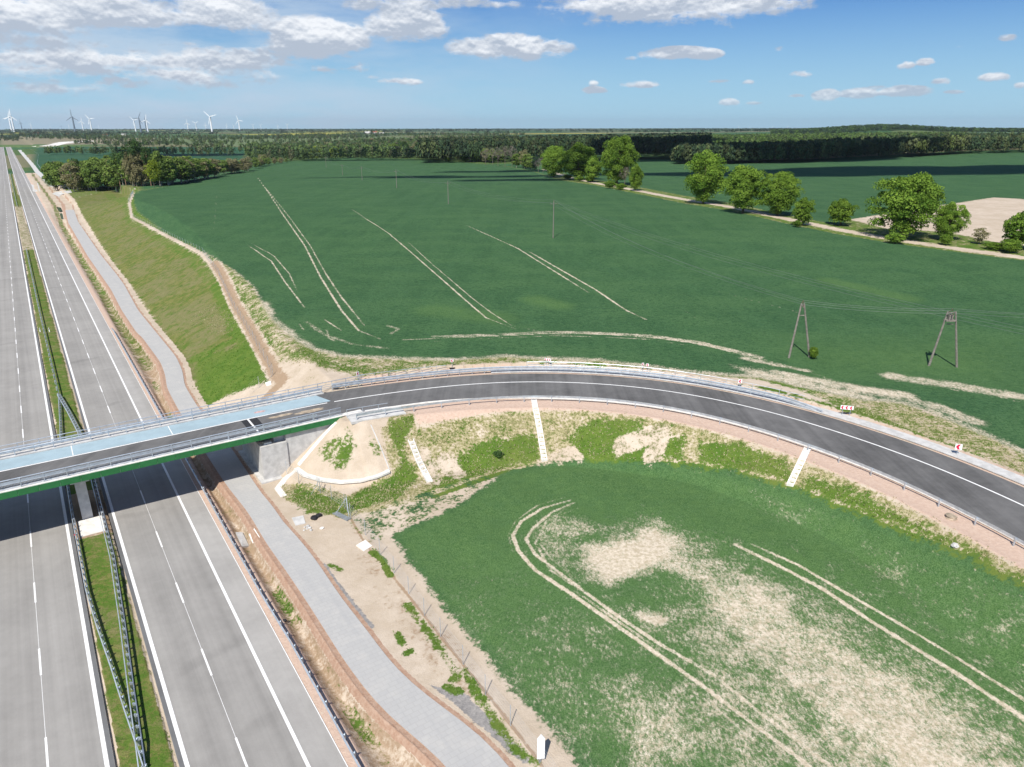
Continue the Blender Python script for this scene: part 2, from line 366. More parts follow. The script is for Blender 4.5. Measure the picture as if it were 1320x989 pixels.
# ------------------------------------------------------------------ materials
def mat_asphalt(name,base,streak=.12,along=None,ang=0.0,dark=(1,1,1),patch=.1,tyre=False):
    m,nt=newmat(name); p=nt.geo()
    r=nt.mp(p,(1,1,1),ang)
    st=nt.noise(nt.mp(r,(2.2,.012,1)) ,1.0,4,.65)
    st2=nt.noise(nt.mp(r,(.5,.004,1)),1.0,2,.5)
    fine=nt.noise(p,9,3,.7); big=nt.noise(p,.12,4,.6); mid=nt.noise(p,.9,4,.65)
    k=nt.m('ADD',nt.m('MULTIPLY',nt.ss(st,.3,.7,-1,1),streak*.5),nt.m('MULTIPLY',nt.ss(st2,.3,.7,-1,1),streak))
    k=nt.m('ADD',k,nt.m('MULTIPLY',nt.ss(big,.3,.7,-1,1),patch))
    k=nt.m('ADD',k,nt.m('MULTIPLY',nt.ss(mid,.3,.7,-1,1),patch*.5))
    k=nt.m('ADD',nt.m('ADD',k,1.0),nt.m('MULTIPLY',nt.m('SUBTRACT',fine,.5),.18))
    if tyre:
        # dark arcs left by turning machines
        wv=nt.node('ShaderNodeTexWave',wave_type='RINGS'); nt.put(wv.inputs['Vector'],nt.mp(r,(.05,.03,1))); wv.inputs['Scale'].default_value=1.0; wv.inputs['Distortion'].default_value=3
        arcs=nt.m('MULTIPLY',nt.ss(wv.outputs['Fac'],.93,1.0),nt.ss(nt.noise(p,.07,2),.52,.62))
        k=nt.m('SUBTRACT',k,nt.m('MULTIPLY',arcs,.12))
    mul=nt.node('ShaderNodeVectorMath',operation='SCALE'); mul.inputs[0].default_value=base; nt.l.new(k,mul.inputs[3])
    finish(nt,mul.outputs[0],.85,bump=fine,bs=.15,bd=.02,spec=.25); return m
ROT=-(HD)   # rotates world so that local y runs along the motorway
M={}
M['mway']=mat_asphalt('motorway_asphalt',(.29,.277,.258),.10,ang=HD,patch=.07,tyre=True)
M['shoulder']=mat_asphalt('shoulder_asphalt',(.34,.325,.305),.06,ang=HD,patch=.08)
M['edge']=mat_asphalt('edge_asphalt',(.15,.15,.15),.05,ang=HD,patch=.1)
M['road']=mat_asphalt('road_asphalt',(.130,.127,.124),.14,ang=.0,patch=.16)
M['white']=simple('white_paint',(.80,.79,.77),.6,var=.07,scale=3)
M['conc']=simple('pale_concrete',(.52,.51,.49),.85,var=.14,scale=1.2)
M['concw']=simple('new_white_concrete',(.72,.69,.64),.85,var=.12,scale=1.5)
M['green']=simple('green_fascia_paint',(.028,.155,.05),.45,var=.1,scale=1)
M['blue']=simple('pale_blue_membrane',(.33,.43,.475),.6,var=.07,scale=.6)
M['galv']=simple('galvanised_steel',(.50,.55,.60),.42,.55,var=.15,scale=1.5)
M['steelblue']=simple('blue_grey_steel',(.34,.42,.53),.5,.3,var=.12,scale=1)
M['greysteel']=simple('dull_grey_steel',(.24,.26,.27),.6,.2)
M['wood']=simple('weathered_pole',(.21,.19,.165),.85,var=.25,scale=3)
M['dark']=simple('dark_rubber',(.02,.02,.022),.7,var=.3)
M['rust']=simple('brown_stone',(.3,.22,.15),.9,var=.3)
M['red']=simple('red_sign_film',(.62,.02,.06),.4,var=.02)
M['signw']=simple('white_sign_film',(.85,.85,.85),.35,var=.02)
M['wire']=simple('power_wire',(.25,.26,.27),.5,.4,var=.1)
M['turb']=simple('white_turbine_paint',(.88,.89,.90),.5,var=.04,scale=.02)
M['turbd']=simple('grey_turbine_paint',(.16,.20,.25),.5,var=.04,scale=.02)
M['roofr']=simple('red_roof_tiles',(.34,.12,.07),.8,var=.2)
M['wallw']=simple('pale_house_wall',(.62,.58,.52),.8,var=.1)
M['glass']=simple('dark_window_glass',(.03,.04,.05),.15,var=.1)
M['insul']=simple('brown_insulator',(.12,.07,.05),.4,var=.1)
M['water']=simple('ditch_water',(.05,.07,.09),.06,var=.1,spec=.6)
def mat_paver():
    m,nt=newmat('grey_pavers'); p=nt.geo(); r=nt.mp(p,(1,1,1),HD)
    br=nt.node('ShaderNodeTexBrick'); nt.put(br.inputs['Vector'],nt.mp(r,(1,1,1))); br.inputs['Scale'].default_value=1.0
    br.inputs['Brick Width'].default_value=.75; br.inputs['Row Height'].default_value=.5; br.inputs['Mortar Size'].default_value=.03; br.offset=.5
    br.inputs['Color1'].default_value=(.43,.422,.405,1); br.inputs['Color2'].default_value=(.41,.403,.39,1); br.inputs['Mortar'].default_value=(.385,.375,.36,1)
    n=nt.noise(p,.6,5,.65); c=nt.mix(nt.ss(n,.45,.75,0,.35),br.outputs[0],(.56,.53,.48))
    n2=nt.noise(nt.mp(r,(1.2,.05,1)),1,3); c=nt.mix(nt.ss(n2,.5,.75,0,.3),c,(.34,.34,.34))
    finish(nt,c,.85); return m
M['paver']=mat_paver()
def mat_ground():
    m,nt=newmat('ground_cover'); p=nt.geo()
    A=lambda k: nt.attr(k).outputs['Fac']
    nf=nt.noise(p,2.6,5,.7); nm=nt.noise(p,.55,5,.65); nl=nt.noise(p,.09,4,.6); nxl=nt.noise(p,.02,4,.6); nff=nt.noise(p,9,3,.7)
    streak=nt.noise(nt.mp(p,(1.5,.8,1),.55),2.8,5,.72)
    th=nt.m('ADD',nt.m('MULTIPLY',nf,.5),nt.m('MULTIPLY',nm,.5))
    thb=nt.m('ADD',nt.m('MULTIPLY',streak,.36),nt.m('ADD',nt.m('MULTIPLY',nff,.24),nt.m('ADD',nt.m('MULTIPLY',nm,.25),nt.m('MULTIPLY',nl,.15))))
    thd=nt.m('ADD',nt.m('MULTIPLY',nt.m('SUBTRACT',th,.5),2.6),.5); thbd=nt.m('ADD',nt.m('MULTIPLY',nt.m('SUBTRACT',thb,.5),2.7),.5)
    def cover(a,t,w=.10):
        d=nt.m('SUBTRACT',a,t); return nt.m('MULTIPLY',nt.ss(d,-w,w),nt.ss(a,.0,.06))
    # bare soils
    sand=nt.mix(nt.ss(nm,.3,.7),(.49,.405,.315),(.60,.51,.415)); sand=nt.mix(nt.ss(nl,.35,.65,0,.6),sand,(.43,.35,.26))
    sand=nt.mix(nt.ss(nff,.35,.75,0,.35),sand,(.36,.28,.19))
    red=nt.mix(nt.ss(nf,.3,.7),(.34,.21,.145),(.44,.31,.23))
    pink=nt.mix(nt.ss(nf,.3,.7),(.50,.36,.28),(.58,.44,.35))
    grey=nt.mix(nt.ss(nf,.3,.7),(.20,.19,.185),(.33,.31,.29))
    c=sand
    c=nt.mix(cover(A('mud'),thd,.2),c,nt.mix(nf,(.27,.19,.12),(.40,.29,.2)))
    c=nt.mix(cover(A('grey'),thd),c,grey)
    c=nt.mix(cover(A('red'),thd),c,red)
    c=nt.mix(cover(A('pink'),thd),c,pink)
    # dry straw coloured grass, short dull grass, lush grass
    dry=nt.mix(nt.ss(nf,.3,.7),(.22,.205,.085),(.45,.39,.24))
    c=nt.mix(cover(A('dry'),thd,.16),c,dry)
    dull=nt.mix(nt.ss(nm,.35,.65),(.118,.142,.033),(.20,.195,.065)); dull=nt.mix(nt.ss(nl,.42,.62,0,.75),dull,(.21,.19,.095)); dull=nt.mix(nt.ss(nff,.4,.65,0,.5),dull,(.055,.07,.016))
    dull=nt.mix(nt.ss(nt.noise(nt.mp(p,(.45,1.1,1),-HD),.7,5,.72),.56,.66,0,.85),dull,(.045,.095,.014))
    c=nt.mix(cover(A('dull'),thd,.2),c,dull)
    lush=nt.mix(nt.ss(nm,.3,.7),(.075,.145,.020),(.13,.19,.034)); lush=nt.mix(nt.ss(nff,.42,.66,0,.6),lush,(.035,.085,.013))
    lush=nt.mix(nt.ss(nl,.4,.65,0,.5),lush,(.14,.165,.042))
    c=nt.mix(cover(A('lush'),thd,.14),c,lush)
    # cereal crop
    crop=nt.mix(nt.ss(nl,.3,.7),(.042,.108,.042),(.058,.130,.051))
    crop=nt.mix(nt.ss(nxl,.35,.65,0,.6),crop,(.038,.098,.047))
    bands=nt.noise(nt.mp(p,(.22,.012,1),-.42),1,3,.6); crop=nt.mix(nt.ss(bands,.38,.6,0,.75),crop,(.027,.078,.032)); fl=nt.noise(nt.mp(p,(.05,.09,1),.3),1,6,.65); crop=nt.mix(nt.ss(fl,.44,.62,0,.7),crop,(.070,.145,.056))
    crop=nt.mix(nt.ss(streak,.42,.6,0,.7),crop,(.018,.052,.018))
    crop=nt.mix(nt.ss(nff,.46,.64,0,.8),crop,(.085,.17,.07))
    crop=nt.mix(nt.ss(nm,.5,.75,0,.35),crop,(.062,.13,.048))
    gr=nt.noise(nt.mp(p,(1,1.7,1),.4),1.1,5,.78); crop=nt.mix(nt.ss(gr,.5,.64,0,.6),crop,(.016,.052,.022)); crop=nt.mix(nt.ss(gr,.5,.36,0,.5),crop,(.07,.135,.058))
    crop=nt.mix(nt.m('MULTIPLY',A('bright'),nt.ss(nm,.3,.7,.75,1.1)),crop,nt.mix(nt.ss(nff,.4,.6),(.052,.118,.030),(.13,.215,.072)))
    straw=nt.mix(nt.ss(nf,.35,.65),(.44,.37,.26),(.66,.575,.46))
    b1=cover(A('bare'),thbd,.20)
    cropb=nt.mix(b1,crop,straw)
    c=nt.mix(cover(A('crop'),nt.m('ADD',nt.m('MULTIPLY',nt.m('SUBTRACT',th,.5),1.9),.5),.12),c,cropb)
    # distant fields
    fc=nt.attr('fieldcol').outputs['Color']; fcn=nt.mix(nt.ss(nxl,.3,.7,0,.4),fc,nt.mix(.5,fc,(.10,.14,.06)))
    c=nt.mix(A('far'),c,fcn)
    hgt=nt.m('ADD',nt.m('MULTIPLY',nff,.4),nt.m('MULTIPLY',nf,.6))
    finish(nt,c,.95,bump=hgt,bs=.55,bd=.22,spec=.1); return m
M['ground']=mat_ground()
def mat_leaf(name,c1,c2,trans=.25,rnd=.3):
    m,nt=newmat(name); oi=nt.node('ShaderNodeObjectInfo').outputs['Random']; tn=nt.attr('tint').outputs['Fac']
    c=nt.mix(tn,c1,c2); k=nt.m('ADD',1-rnd/2,nt.m('MULTIPLY',oi,rnd))
    mul=nt.node('ShaderNodeVectorMath',operation='SCALE'); nt.l.new(c,mul.inputs[0]); nt.l.new(k,mul.inputs[3])
    d=nt.node('ShaderNodeBsdfDiffuse'); t=nt.node('ShaderNodeBsdfTranslucent'); x=nt.node('ShaderNodeMixShader'); o=nt.node('ShaderNodeOutputMaterial')
    nt.l.new(mul.outputs[0],d.inputs[0]); nt.l.new(mul.outputs[0],t.inputs[0]); x.inputs[0].default_value=trans
    nt.l.new(d.outputs[0],x.inputs[1]); nt.l.new(t.outputs[0],x.inputs[2]); nt.l.new(x.outputs[0],o.inputs[0]); return m
M['lime']=mat_leaf('fresh_lime_leaves',(.075,.15,.022),(.24,.36,.055),.3)
M['mixed']=mat_leaf('mixed_spring_leaves',(.09,.155,.035),(.22,.30,.075))
M['brown']=mat_leaf('budding_olive_leaves',(.17,.165,.075),(.31,.285,.16))
M['darkl']=mat_leaf('dark_leaves',(.035,.08,.028),(.095,.155,.05))
M['yellow']=mat_leaf('yellow_green_leaves',(.13,.18,.02),(.27,.33,.04))
M['twig']=mat_leaf('bare_grey_twigs',(.16,.135,.11),(.27,.235,.20),0.0)
M['bark']=simple('bark',(.10,.08,.06),.9,var=.3,scale=2)
M['birch']=simple('pale_bark',(.35,.32,.28),.9,var=.3,scale=2)
m_,nt_=newmat('forest_foliage'); fcx=nt_.attr('fcol').outputs['Color']
finish(nt_,fcx,.95,spec=.05); M['forest']=m_
# ------------------------------------------------------------------ ground sheet (rings around the viewpoint, reaching the horizon)
GS,GT=ST(GX,GY); GR=np.hypot(GX,GY)
def dens_(P,n=4,closed=True):
    P=np.array(P,float); Q=np.vstack([P,P[:1]]) if closed else P; o=[]
    for a,b in zip(Q[:-1],Q[1:]):
        for k in range(n): o.append(a+(b-a)*k/n)
    if not closed: o.append(Q[-1])
    return np.array(o)
def seg_d(X,Y,P,closed):
    d=np.full(X.shape,1e18); m=len(P)
    for i in range(m if closed else m-1):
        a=P[i]; b=P[(i+1)%m]; vx,vy=b-a; L=vx*vx+vy*vy+1e-9
        k=np.clip(((X-a[0])*vx+(Y-a[1])*vy)/L,0,1); q=(X-a[0]-k*vx)**2+(Y-a[1]-k*vy)**2; np.minimum(d,q,out=d)
    return np.sqrt(d)
def poly(px,soft=1.0,n=4,world=False,X=GX,Y=GY):
    P=np.array(px,float) if world else PM(dens_(px,n))[:,:2]
    out=np.zeros(X.shape); mg=soft+.5
    bb=(X>P[:,0].min()-mg)&(X<P[:,0].max()+mg)&(Y>P[:,1].min()-mg)&(Y<P[:,1].max()+mg)
    x,y=X[bb],Y[bb]; ins=np.zeros(x.shape,bool); j=len(P)-1
    for i in range(len(P)):
        xi,yi=P[i]; xj,yj=P[j]
        c=((yi>y)!=(yj>y))&(x<(xj-xi)*(y-yi)/((yj-yi) if yj!=yi else 1e-9)+xi); ins^=c; j=i
    d=seg_d(x,y,P,True); out[bb]=np.clip(.5+np.where(ins,d,-d)/(2*soft),0,1); return out
def line(px,w,st=1.0,n=4,world=False,X=GX,Y=GY,fade=0):
    P=np.array(px,float) if world else PM(dens_(px,n,False))[:,:2]
    out=np.zeros(X.shape); mg=w*1.5+2
    bb=(X>P[:,0].min()-mg)&(X<P[:,0].max()+mg)&(Y>P[:,1].min()-mg)&(Y<P[:,1].max()+mg)
    rb_=np.hypot(X[bb],Y[bb]); dv=P[-1]-P[0]; mdp=P.mean(0); latq=abs(dv[0]*mdp[1]-dv[1]*mdp[0])/(np.hypot(*dv)*np.hypot(*mdp)+1e-9); we=np.maximum(w,.42*latq**2*np.clip(rb_*rb_/(40*915)*1.25,.11,9)) if w<1 else w
    d=seg_d(X[bb],Y[bb],P,False); k=np.clip(1.5-d/we,0,1)*(w/we)**.45
    if fade:
        e=np.minimum(np.hypot(X[bb]-P[0,0],Y[bb]-P[0,1]),np.hypot(X[bb]-P[-1,0],Y[bb]-P[-1,1])); k=k*np.clip(.68+.32*e/fade,0,1)
    out[bb]=st*k; return out
tick('mx=np.maximum')
mx=np.maximum
Ucrop=[(172,248),(173,262),(176,272),(213,300),(260,323),(300,347),(328,370),(337,390),(350,412),(372,432),(400,450),(440,460),(507,463),(573,465),(653,460),(693,463),(773,465),(807,470),(880,480),(980,487),(1047,503),(1113,516),(1163,520),(1200,532),(1247,552),(1320,585),(1500,660),(1500,380),(1320,336),(1213,322),(1147,313),(1080,302),(1013,288),(943,272),(880,262),(807,247),(767,239),(720,232),(690,222),(650,214),(560,206),(450,203),(400,205),(330,212),(250,233),(200,243)]
Lcrop=[(503,688),(545,672),(600,645),(645,610),(700,598),(750,594),(880,600),(947,610),(1020,628),(1113,667),(1247,720),(1320,757),(1450,822),(1700,960),(1700,1250),(850,1200),(750,989),(723,952),(673,906),(627,846),(583,796),(540,742)]
Rcrop=[(640,203),(700,203),(860,205),(937,212),(1047,209),(1147,204),(1233,199),(1320,197),(1500,195),(1500,300),(1320,257),(1280,255),(1227,263),(1097,283),(1080,290),(1013,277),(943,262),(880,252),(800,237),(740,228),(700,214)]
crop=poly(Ucrop,1.5); cropL=poly(Lcrop,1.3); cropR=poly([(x,y-4 if y<213 else y) for x,y in Rcrop],1.5)
TRK=[(700,218),(735,229),(767,236),(807,243),(880,257),(943,267),(1013,282),(1080,296),(1147,308),(1213,318),(1317,332),(1450,350)]
track=line(TRK,2.2,1,6)
lush=np.zeros_like(GX); dry=lush.copy(); dull=lush.copy(); red=lush.copy(); pink=lush.copy(); grey=lush.copy(); mud=lush.copy(); bare=lush.copy(); bright=lush.copy()
# --- general vegetation of the open country
bgd=((GR>150)&(GT>30)); dull=mx(dull,.75*bgd); lush=mx(lush,.55*bgd)
dull=mx(dull,.8*(GT<-14)); lush=mx(lush,.6*(GT<-14))
# --- bare tracks and thin spots in the upper crop
BL=[([(328,223),(347,250),(367,280),(393,317),(413,357),(440,400),(462,426),(490,437)],.55,.85),([(336,235),(353,255),(373,280),(400,317),(420,353),(440,383),(470,420)],.5,.75),
([(318,315),(350,337),(367,363),(393,397)],.45,.8),([(323,313),(353,330),(373,353),(383,375)],.4,.8),
([(453,270),(500,300),(527,323),(573,363),(600,387),(627,410),(667,425)],.5,.85),([(527,313),(553,337),(580,360),(607,383),(633,403),(660,420),(700,428)],.4,.75),
([(600,290),(667,320),(707,345),(760,378)],.55,.85),([(683,325),(723,348),(767,373),(807,400),(833,412)],.6,.9),
([(520,438),(567,436),(640,433),(707,430),(773,431),(840,435),(900,443),(980,463)],.6,.85),([(560,440),(640,436),(707,433),(773,434),(840,438),(890,446)],.35,.75),
([(880,440),(963,457),(997,467),(1053,480)],.45,.8),([(1153,487),(1247,500),(1320,515),(1400,530)],.8,.75),([(1170,489),(1232,503),(1271,507),(1320,520)],.5,.8),
([(940,455),(990,465),(1060,482)],.5,.6),([(1010,470),(1060,485),(1115,505)],.8,.6),([(280,245),(278,270),(275,300)],.3,.5),([(1160,475),(1200,480),(1300,500)],.3,.55),
([(386,418),(392,426)],.5,.8),([(400,417),(406,426)],.5,.8),([(418,412),(440,426)],.4,.9),([(421,425),(424,436),(432,440)],.6,.8),([(500,420),(514,424),(504,430)],1.1,.8),([(885,315),(895,317)],.6,.7),([(860,392),(885,402),(905,415)],.4,.55),([(980,400),(1000,405)],.4,.5),
([(890,365),(960,385),(1020,400),(1070,420)],.35,.55)]
for q,w_,st_ in BL: bare=mx(bare,line(q,w_*.5,st_*.78,3,fade=14))
bare=mx(bare,.62*poly([(940,470),(1010,478),(1070,495),(1130,510),(1170,522),(1100,518),(1040,502),(960,488)],2,3))
bare=mx(bare,.52*line(Ucrop[7:26],1.8,1,2))
for q,w_,st_ in [([(560,434),(640,431),(707,428),(773,429),(840,433),(900,441),(980,460)],.8,.5),([(1000,480),(1060,492),(1120,503),(1170,510)],1.6,.62),([(1150,485),(1230,497),(1320,512),(1420,528)],2.0,.56),([(1100,505),(1160,512),(1210,525),(1260,545)],1.6,.5),([(960,462),(1040,478)],1.0,.55),([(395,415),(420,432),(455,444),(500,449)],.6,.40),([(660,470),(740,468),(800,473)],1.6,.5)]: bare=mx(bare,line(q,w_,st_,3))
# --- lower field
bare=mx(bare,.80*poly([(750,700),(800,690),(850,672),(885,700),(880,718),(850,742),(815,760),(785,765),(755,748),(738,722)],2.6,3))
bare=mx(bare,.74*line([(836,792),(848,794)],1.5,1,2))
bare=mx(bare,.62*poly([(742,692),(850,674),(905,700),(1000,738),(1062,785),(1140,840),(1230,895),(1320,960),(1420,1040),(1400,1120),(1100,1080),(1000,970),(900,880),(850,830),(800,790),(745,745),(700,705)],6.5,3))
bare=mx(bare,.66*poly([(880,715),(990,742),(1055,790),(1130,850),(1090,880),(1000,850),(930,810),(880,770)],5,3))
bare=mx(bare,.76*poly([(930,725),(1000,745),(1045,785),(1030,820),(980,815),(930,780)],3.5,3))
bare=mx(bare,.72*poly([(1080,850),(1190,880),(1260,935),(1250,1000),(1150,950),(1080,900)],5,3))
bare=mx(bare,.72*poly([(1250,950),(1330,965),(1420,1040),(1300,1040),(1240,985)],4,3))
for q in ([(880,760),(900,800),(930,840)],[(800,770),(830,765),(850,750)],[(830,765),(850,775)],[(1060,800),(1120,830)],[(1010,860),(1060,900),(1100,960)],[(925,860),(960,890)]): bare*=(1-line(q,2.2,.5,2))
bare=mx(bare,.46*poly([(670,690),(700,655),(760,665),(800,685),(755,705),(755,755),(800,790),(760,775),(700,735)],2.5,3))
bare=mx(bare,.47*poly([(880,690),(980,705),(1080,740),(1180,800),(1290,850),(1450,950),(1450,1150),(900,1100),(760,960),(700,880),(760,840),(820,830),(780,780),(860,740)],8,3))
bare=mx(bare,.56*poly([(860,700),(960,710),(1060,760),(1130,810),(1230,870),(1340,940),(1420,1040),(1150,1060),(1020,960),(930,880),(880,810)],6,3))
for q,w_,st_ in [([(735,645),(700,655),(672,672),(661,690),(668,710),(690,735),(740,768),(800,810),(850,845),(900,880),(960,925),(1020,970),(1070,1010),(1150,1070)],.55,1.05),
 ([(740,648),(712,660),(688,680),(678,695),(690,715),(730,745),(790,790),(850,830),(920,870),(975,915),(1040,965),(1100,1010),(1180,1070)],.5,.95),
 ([(735,652),(705,672),(690,700),(710,735),(770,775)],.5,.75),([(728,641),(692,652),(664,672),(655,690),(662,712)],.35,.7),([(745,655),(722,664),(700,684),(697,702),(712,722),(750,752)],.35,.75),([(740,761),(800,803),(850,838)],.4,.8),([(862,868),(905,900),(950,935),(1010,985)],.4,.85),
 ([(860,842),(920,885),(985,935),(1050,985)],1.8,.62),([(870,835),(940,880),(1010,930),(1080,990)],.7,.8),
 ([(947,702),(997,726),(1060,759),(1120,799),(1180,836),(1230,866),(1320,926),(1450,1015)],.6,1.1),([(970,702),(1030,729),(1093,766),(1163,806),(1230,846),(1320,902),(1450,990)],.45,1.0),
 ([(900,690),(947,702)],.5,.6),([(1110,715),(1150,735),(1190,752)],2.2,.5),([(1240,785),(1320,860)],3.0,.52),([(1130,770),(1180,800)],1.4,.42),
 ([(620,840),(680,900),(740,970),(760,1000)],3.0,.5),([(585,775),(600,800),(650,850)],1.2,.5),([(740,800),(800,850),(860,900)],1.6,.35),([(850,690),(930,700)],1.5,.42),([(1070,800),(1100,820)],2,.5)]:
    bare=mx(bare,line(q,w_*(.5 if w_<1 else 1),st_*(.66 if w_<1 else .62),3,fade=4))
bare=mx(bare,.44*poly([(740,870),(860,880),(1000,960),(1060,1010),(800,1030)],3,3)); bare=mx(bare,.30*cropL*sst(74,52,GY+.1*GX)) if False else mx(bare,.30*cropL*(1-sst(50,76,GY)))
bare=mx(bare,.45*poly([(940,620),(1020,640),(1100,690),(1000,670)],3,2))
bright=mx(bright,.5*poly([(640,612),(750,600),(880,608),(900,640),(760,640),(660,650)],4,3)); bright=mx(bright,.8*poly([(515,690),(620,660),(660,700),(640,760),(580,740)],5,3)); bright=mx(bright,.5*line([(1070,362),(1170,385)],3,1,2)+.5*line([(690,386),(720,394)],3,1,2)+.45*line([(560,400),(640,410)],4,1,2))
bright=mx(bright,.45*poly([(1000,440),(1300,440),(1320,500),(1050,480)],8,2))
bright=mx(bright,.62*cropL)
# --- margin between the upper crop and the cutting
up_m=(GS>100)&(GT>24)&(GR<560); crest=[(172,240),(166,262),(170,282),(215,304),(262,328),(285,360),(305,400),(330,440),(355,487)]
marg=poly([(262,320),(283,352),(303,395),(328,440),(352,490),(385,500),(440,492),(560,472),(700,466),(820,474),(1000,492),(1090,525),(1180,560),(1320,615),(1500,700),(1500,640),(1320,575),(1150,515),(980,480),(800,462),(600,458),(440,455),(372,428),(340,385),(305,342),(275,322)],.8,3)
m2=poly([(172,240),(166,262),(169,282),(213,304),(262,328),(275,322),(213,297),(177,271),(178,240)],.8,3); lush=mx(lush,.8*m2)
dry=mx(dry,.60*marg); lush=np.where(marg>.3,.5,lush); dull=np.where(marg>.3,.25,dull)
sandy=poly([(352,492),(340,505),(300,520),(270,527),(440,500),(560,474),(760,466),(760,474),(600,478),(470,490),(400,470),(365,465),(355,480)],.9,3)
for a in (dry,lush,dull): a*= (1-.75*sandy)
for q in ([(393,450),(420,470),(470,478)],[(470,488),(520,478)],[(700,472),(760,474),(800,476)],[(930,500),(1000,505),(1050,520),(1110,535)],[(1080,520),(1160,560),(1210,580),(1290,610),(1400,660)],[(1110,530),(1190,565),(1260,590)],[(1000,492),(1060,505)]):
    lush=mx(lush,line(q,1.4,.72,3))
# --- cut slope
slope=poly([(95,256),(130,248),(170,239),(165,262),(169,283),(213,305),(258,329),(283,361),(303,401),(328,441),(350,489),(300,507),(262,527),(245,490),(222,450),(192,405),(165,365),(135,325),(108,282)],1.2,3)
dull=np.where(slope>.5,.95*slope,dull); lush=np.where(slope>.5,.36,lush); dry=np.where(slope>.5,.34,dry)
lush=mx(lush,.95*poly([(252,462),(290,450),(335,443),(351,489),(300,507),(264,525),(250,500)],1.5,3))
lush=mx(lush,.78*line([(285,365),(303,401),(325,440),(335,450)],3.2,1,2)); lush=mx(lush,.7*line([(250,463),(300,440),(330,430)],2,1,2)); lush=mx(lush,.55*line([(140,250),(165,262),(172,284),(250,328),(280,360)],4,1,2))
dry=mx(dry,.55*line([(215,405),(260,400),(300,420)],3,1,2)); dry=mx(dry,.6*line([(140,310),(190,305)],3,1,2))
path=line([(175,243),(167,262),(170,280),(213,303),(260,327),(282,352),(300,390),(325,432),(352,480),(368,492),(345,512)],.5,1,4); mudp=line([(276,338),(287,356),(303,392),(328,434),(354,480),(364,492),(345,510)],1.15,1,4)
for a in (dry,lush,dull): a*=(1-path)
mud=mx(mud,.85*mudp); 
for a in (dry,lush,dull): a*=(1-np.clip(mudp*1.3,0,1))
# --- embankment of the overpass road
arcd=seg_d(GX,GY,CEN[::4],False)*1.0
inner=poly([(505,536),(700,519),(880,533),(1043,580),(1180,632),(1320,705),(1420,760),(1420,800),(1320,757),(1247,720),(1113,667),(1020,628),(947,610),(880,600),(750,594),(645,610),(560,640),(440,668),(370,645),(365,625),(400,625),(450,640),(505,610),(490,560)],.8,3)
dry=np.where(inner>.4,.66,dry); dull=np.where(inner>.4,.40,dull); lush=np.where(inner>.4,.30,lush)
for q,st_,sf in [([(500,540),(535,537),(528,560),(522,585),(540,615),(520,640),(440,665),(395,662),(370,640),(385,628),(440,645),(505,615),(515,590),(503,565)],.92,.8),
 ([(585,588),(635,566),(692,558),(698,594),(640,606),(590,624),(545,637),(575,612)],1.0,1),([(740,552),(770,541),(815,541),(852,562),(848,597),(742,597)],1.05,.9),([(900,570),(960,572),(1015,595),(1020,624),(960,607),(900,597)],1.0,1),
 ([(860,560),(885,560),(880,598),(850,590)],.95,.8),([(730,560),(742,590),(756,590),(745,560)],.8,.5),([(1040,610),(1110,635),(1170,665),(1225,690),(1225,703),(1113,666),(1035,632)],.92,1.2),([(1230,695),(1320,745),(1400,790),(1400,800),(1320,757),(1235,715)],.9,.8)]:
    g_=poly(q,sf,3); lush=mx(lush,st_*g_)
lush=mx(lush,line([(545,545),(580,532),(660,527),(720,524)],.7,.75,3)); lush=mx(lush,line([(560,640),(645,610),(750,595),(880,601),(947,612),(1020,630),(1113,669),(1247,722),(1320,760)],.55,.95,3))
for q in ([(1010,570),(1043,590),(1100,615),(1180,645),(1260,680)],[(1120,640),(1180,680),(1240,700)],[(900,560),(980,580)]): dry=mx(dry,line(q,1.5,.55,2))
sandp=poly([(390,612),(440,545),(486,545),(503,608),(440,625)],.5,3)
for a in (dry,lush,dull): a*=(1-sandp)
lush=mx(lush,.62*line([(425,580),(445,572),(440,590)],1.5,1,2)); lush=mx(lush,.4*line([(480,570),(487,585)],.8,1,2))
for q,w_ in [([(800,575),(850,560),(840,588)],1.2),([(700,600),(735,585),(745,592)],.8),([(575,600),(590,612)],1.2),([(545,590),(560,620)],.9)]:
    for a in (dry,lush): a*=(1-line(q,w_,.9,2))
inlow=poly([(505,690),(545,672),(600,645),(645,610),(600,615),(500,648),(450,668),(470,690),(490,700)],.7,3)
dry=mx(dry,.45*inlow); lush=mx(lush,.42*inlow); crop_extra=.45*inlow
# verge of the road: pinkish gravel both sides
def along(off0,off1,a0,a1):
    ii=np.where((LC>=a0)&(LC<=a1))[0][::3]; L_=CEN[ii]+CN[ii]*off0; R2=CEN[ii]+CN[ii]*off1; return np.vstack([L_,R2[::-1]])
Lend=LC[-1]-5
pv_=poly(along(6.3,10.9,Am14-4,Lend),.35,world=True)
for a in (dry,lush,dull): a*=(1-pv_)
pink=mx(pink,.95*pv_)
pv2_=poly(along(-3.8,-7.6,A31+6,Lend),.35,world=True)
for a in (dry,lush,dull): a*=(1-.8*pv2_)
pink=mx(pink,.6*pv2_)
